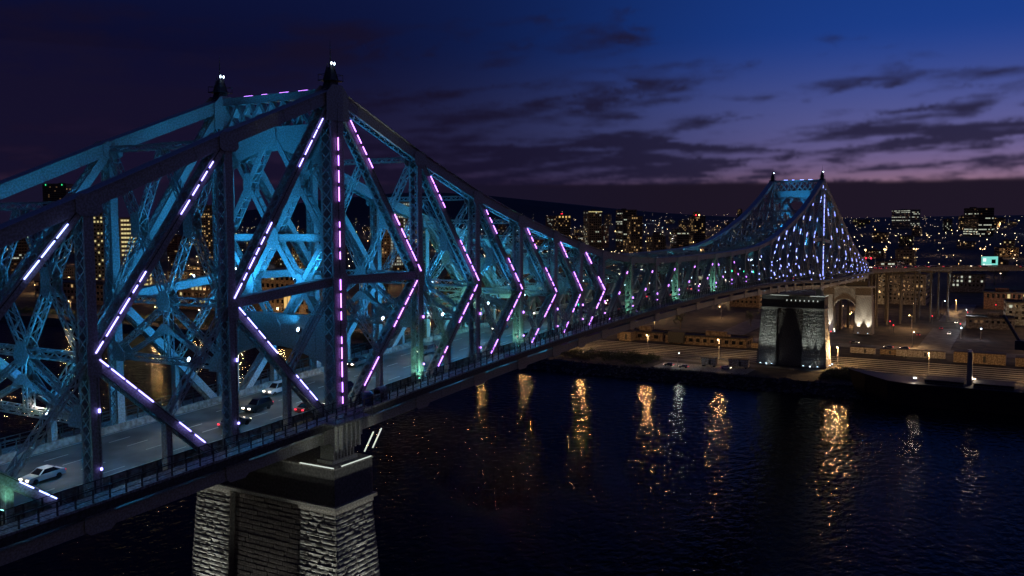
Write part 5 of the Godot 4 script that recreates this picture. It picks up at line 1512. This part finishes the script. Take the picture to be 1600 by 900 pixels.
func make_yard() -> void:
	# boxes, trailers and sheds standing round the rail yard
	var L := [["cargo_trailer", "long pale trailer parked right of the far pier beside the tracks", 384.0, 23.0, 12.0, 3.0, "trailer_white", 1], ["cargo_trailer", "long white trailer with a dark door beside the tracks, second right of the far pier", 384.0, 50.0, 22.0, 3.2, "trailer_white", 1], ["freight_shed", "broad tan freight shed at the right beside the tracks", 383.0, 76.0, 22.0, 5.0, "trailer_tan", 0],
		["freight_shed", "yellowish freight shed at the right edge beside the tracks", 383.0, 102.0, 22.0, 4.0, "trailer_tan", 0], ["shipping_container", "tan container between the two trailers right of the far pier", 386.0, 35.0, 8.0, 2.6, "trailer_tan", 1], ["box_truck", "white box truck body on the yard pavement left of the far pier", 309.0, -33.0, 7.0, 3.4, "trailer_white", 2], ["site_cabin", "pale site cabin on the yard pavement nearest the far pier", 311.0, -19.5, 9.0, 3.4, "trailer_white", 2],
		["storage_box", "dark storage box on legs left of the flat-roofed shed", 377.0, -74.0, 9.0, 6.0, "dark_steel", 1], ["storage_box", "pale upright storage box at the left end of the sheds", 379.0, -104.0, 7.0, 5.0, "trailer_tan", 0], ["shipping_container", "tan container left of the far pier behind the tracks", 377.0, -26.0, 12.0, 2.6, "trailer_tan", 1]]
	for q in L:
		var y := ground(q[2], q[3]) + 0.1
		var t := thing(q[0], q[1], q[0].replace("_", " ").split(" ")[-1] if q[0] != "box_truck" else "truck", Vector3(q[2], y, q[3]))
		var hgt: float = q[5]
		var m := MB.new(); m.box(Vector3(0, hgt / 2 + (0.7 if q[7] > 0 else 0.0), 0), Vector3(3.0 if q[7] > 0 else 9.0, hgt, q[4]))
		var k := int(q[4] / 1.2)
		for i in k: m.box(Vector3(-1.54 if q[7] > 0 else -4.54, hgt / 2 + (0.7 if q[7] > 0 else 0.0), -q[4] / 2 + (i + 0.5) * q[4] / k), Vector3(0.08, hgt * 0.94, 0.14))
		obj("box", m.mesh(), M[q[6]], t)
		var r := MB.new(); r.box(Vector3(0, hgt + (0.76 if q[7] > 0 else 0.08), 0), Vector3(3.1 if q[7] > 0 else 9.6, 0.12, q[4] + 0.2))
		obj("roof", r.mesh(), M.roof, t)
		var dr := MB.new(); dr.box(Vector3(-1.6 if q[7] > 0 else -4.6, hgt * 0.45 + (0.7 if q[7] > 0 else 0.0), q[4] * 0.1), Vector3(0.1, hgt * 0.6, 1.1))
		obj("door", dr.mesh(), M.dark_steel, t)
		if q[7] > 0:
			for zz in [-q[4] * 0.38, -q[4] * 0.3, q[4] * 0.38]:
				var w := MB.new(); w.cyl(Vector3(-1.35, 0.42, zz), Vector3(1.35, 0.42, zz), 0.42, 0.42, 10)
				obj("wheel", w.mesh(), M.rubber, t)
	var yl := lamp_proto("yard_lamp", "small cool white lamp over the yard pavement left of the far pier", "", 6.0, M.cool_white, false, 0.3)
	yl.position = Vector3(302, 4.05, -46)
	omni(yl, Vector3(1.7, 5.6, 0), Color(0.9, 1.0, 0.95), 26.0, 0.4)
	for q in [[455.0, -16.0, "violet-white twin lamp left of the far pier"], [452.0, -9.0, "violet-white lamp right beside the twin lamp left of the far pier"], [466.0, 62.0, "violet-white lamp on the street right of the arch pier"], [466.0, 72.0, "second violet-white lamp on the street right of the arch pier"]]:
		var o := lamp_proto("park_lamp", q[2], "violet-white street lamps", 6.0, M.flood_white, false, 0.45)
		o.position = Vector3(q[0], ground(q[0], q[1]), q[1])
		omni(o, Vector3(1.7, 5.6, 0), Color(0.85, 0.8, 1.0), 22.0, 0.4)
	# traffic lights
	for q in [[486.0, 22.0], [520.0, 42.0], [470.0, 26.0], [490.0, 60.0], [548.0, 60.0], [600.0, 74.0], [432.0, -2.0]]:
		var t := thing("traffic_light", "red traffic light on a pole at the junction right of the arch pier", "traffic light", Vector3(q[0], ground(q[0], q[1]), q[1]), 0.0, "red traffic lights at the junction")
		var p := MB.new(); p.cyl(Vector3.ZERO, Vector3(0, 5.2, 0), 0.12, 0.1, 6); p.box(Vector3(-0.1, 5.0, 0), Vector3(0.4, 1.4, 0.5))
		obj("pole", p.mesh(), M.dark_steel, t)
		var l := MB.new(); l.gem(Vector3(-0.4, 5.3, 0), 0.36)
		obj("red_lamp", l.mesh(), M.red_light, t)

func make_trees() -> void:
	# crowns of many small leaf faces round a few limbs
	var protos := []
	for v in 3:
		var t := Node3D.new()
		var tr := MB.new()
		tr.cyl(Vector3.ZERO, Vector3(0.1, 4.2, 0), 0.26, 0.14, 6)
		for k in 5:
			var a := TAU * k / 5.0 + v
			tr.cyl(Vector3(0.05, 2.6 + k * 0.3, 0), Vector3(cos(a) * 1.8, 5.4 + k * 0.3, sin(a) * 1.8), 0.12, 0.03, 5)
		obj("trunk", tr.mesh(), M.bark, t)
		var cr := MB.new()
		for k in 26:
			var c := Vector3(rng.randfn() * 1.3, 5.6 + rng.randfn() * 1.2, rng.randfn() * 1.3)
			for j in 16:
				var p := c + Vector3(rng.randfn(), rng.randfn(), rng.randfn()) * 0.5
				var a := Vector3(rng.randfn(), rng.randfn(), rng.randfn()).normalized() * 0.32
				var b := a.cross(Vector3(rng.randfn(), rng.randfn(), rng.randfn()).normalized()).normalized() * 0.2
				cr.tri(p - a, p + b, p + a)
		obj("crown", cr.mesh(), M.leaf, t)
		protos.append(t)
	var n := 0
	for i in 110:
		var x := 0.0; var z := 0.0
		if i < 40:
			x = rng.randf_range(430, 520); z = rng.randf_range(-520, 8)
		elif i < 60:
			x = rng.randf_range(294, 300); z = rng.randf_range(-420, -80)
		else:
			x = rng.randf_range(560, 1100); z = rng.randf_range(-600, 90)
		var t: Node3D = protos[rng.randi() % 3].duplicate()
		t.name = numbered("tree", self)
		add_child(t, true)
		t.position = Vector3(x, ground(x, z) - 0.1, z)
		t.rotation.y = rng.randf() * TAU
		t.scale = Vector3.ONE * rng.randf_range(0.8, 1.6)
		tag(t, "%s leafy tree, %s rows, %s" % ["small" if t.scale.x < 1.05 else "mid-sized" if t.scale.x < 1.35 else "large", reach(x, z), sector(x, z)], "tree", "trees of the far bank")
	# low bushes along the bank between the water and the rail yard
	var bm := MultiMesh.new()
	bm.transform_format = MultiMesh.TRANSFORM_3D
	bm.mesh = (protos[0].get_node("crown") as MeshInstance3D).mesh
	bm.instance_count = 900
	for i in 900:
		var z := rng.randf_range(-620, -60)
		var x := 296.0 + 24.0 * sqrt(rng.randf())
		if i % 9 == 0: z = rng.randf_range(20, 34)
		elif i % 9 < 3: z = rng.randf_range(-330, -60)
		var sc := rng.randf_range(0.35, 0.75)
		bm.set_instance_transform(i, Transform3D(Basis(Vector3.UP, rng.randf() * TAU).scaled(Vector3(sc * 1.5, sc, sc * 1.5)), Vector3(x, ground(x, z) - 4.0 * sc, z)))
	var bi := MultiMeshInstance3D.new(); bi.name = "bank_bushes"; bi.multimesh = bm; bi.material_override = M.leaf
	add_child(bi)
	tag(bi, "dark low bushes covering the far bank between the water and the rail yard", "bushes", "", "stuff")
	for p in protos: p.free()

func make_bridge_poles() -> void:
	# slim grey poles along the road
	var first: Node3D = null
	var spots := [[-26.0, -10.8, "behind the far kerb, double armed"], [-19.0, 10.4, "by the near kerb beside the first post left of the near tower"], [-8.5, 10.4, "by the near kerb just left of the near tower"], [26.0, 10.4, "by the near kerb just right of the near tower"], [62.0, -10.8, "behind the far kerb right of the near tower"], [110.0, -10.8, "behind the far kerb in the suspended span"]]
	for q in spots:
		var t := thing("pole", "slim unlit post %s" % q[2], "lamp post", Vector3(q[0], deck(q[0]), q[1]), 0.0, "unlit posts along the bridge road")
		var m := MB.new(); m.cyl(Vector3.ZERO, Vector3(0, 8.2, 0), 0.14, 0.09, 8); m.cyl(Vector3.ZERO, Vector3(0, 0.9, 0), 0.22, 0.2, 8)
		obj("shaft", m.mesh(), M.galvanised, t)
		if q[1] < 0:
			for s in [-1, 1]:
				var a := MB.new(); a.bar(Vector3(0, 8.1, 0), Vector3(s * 1.3, 9.0, 0.4), 0.09, 0.09); a.box(Vector3(s * 1.6, 9.05, 0.5), Vector3(0.7, 0.16, 0.3))
				obj("arm", a.mesh(), M.galvanised, t)

func _ready() -> void:
	rng.seed = 2024
	make_materials()
	make_setting()
	make_land()
	make_bridge()
	make_piers()
	make_city()
	make_viaduct()
	make_ship()
	make_cars()
	make_lamps()
	make_yard()
	make_trees()
	make_bridge_poles()
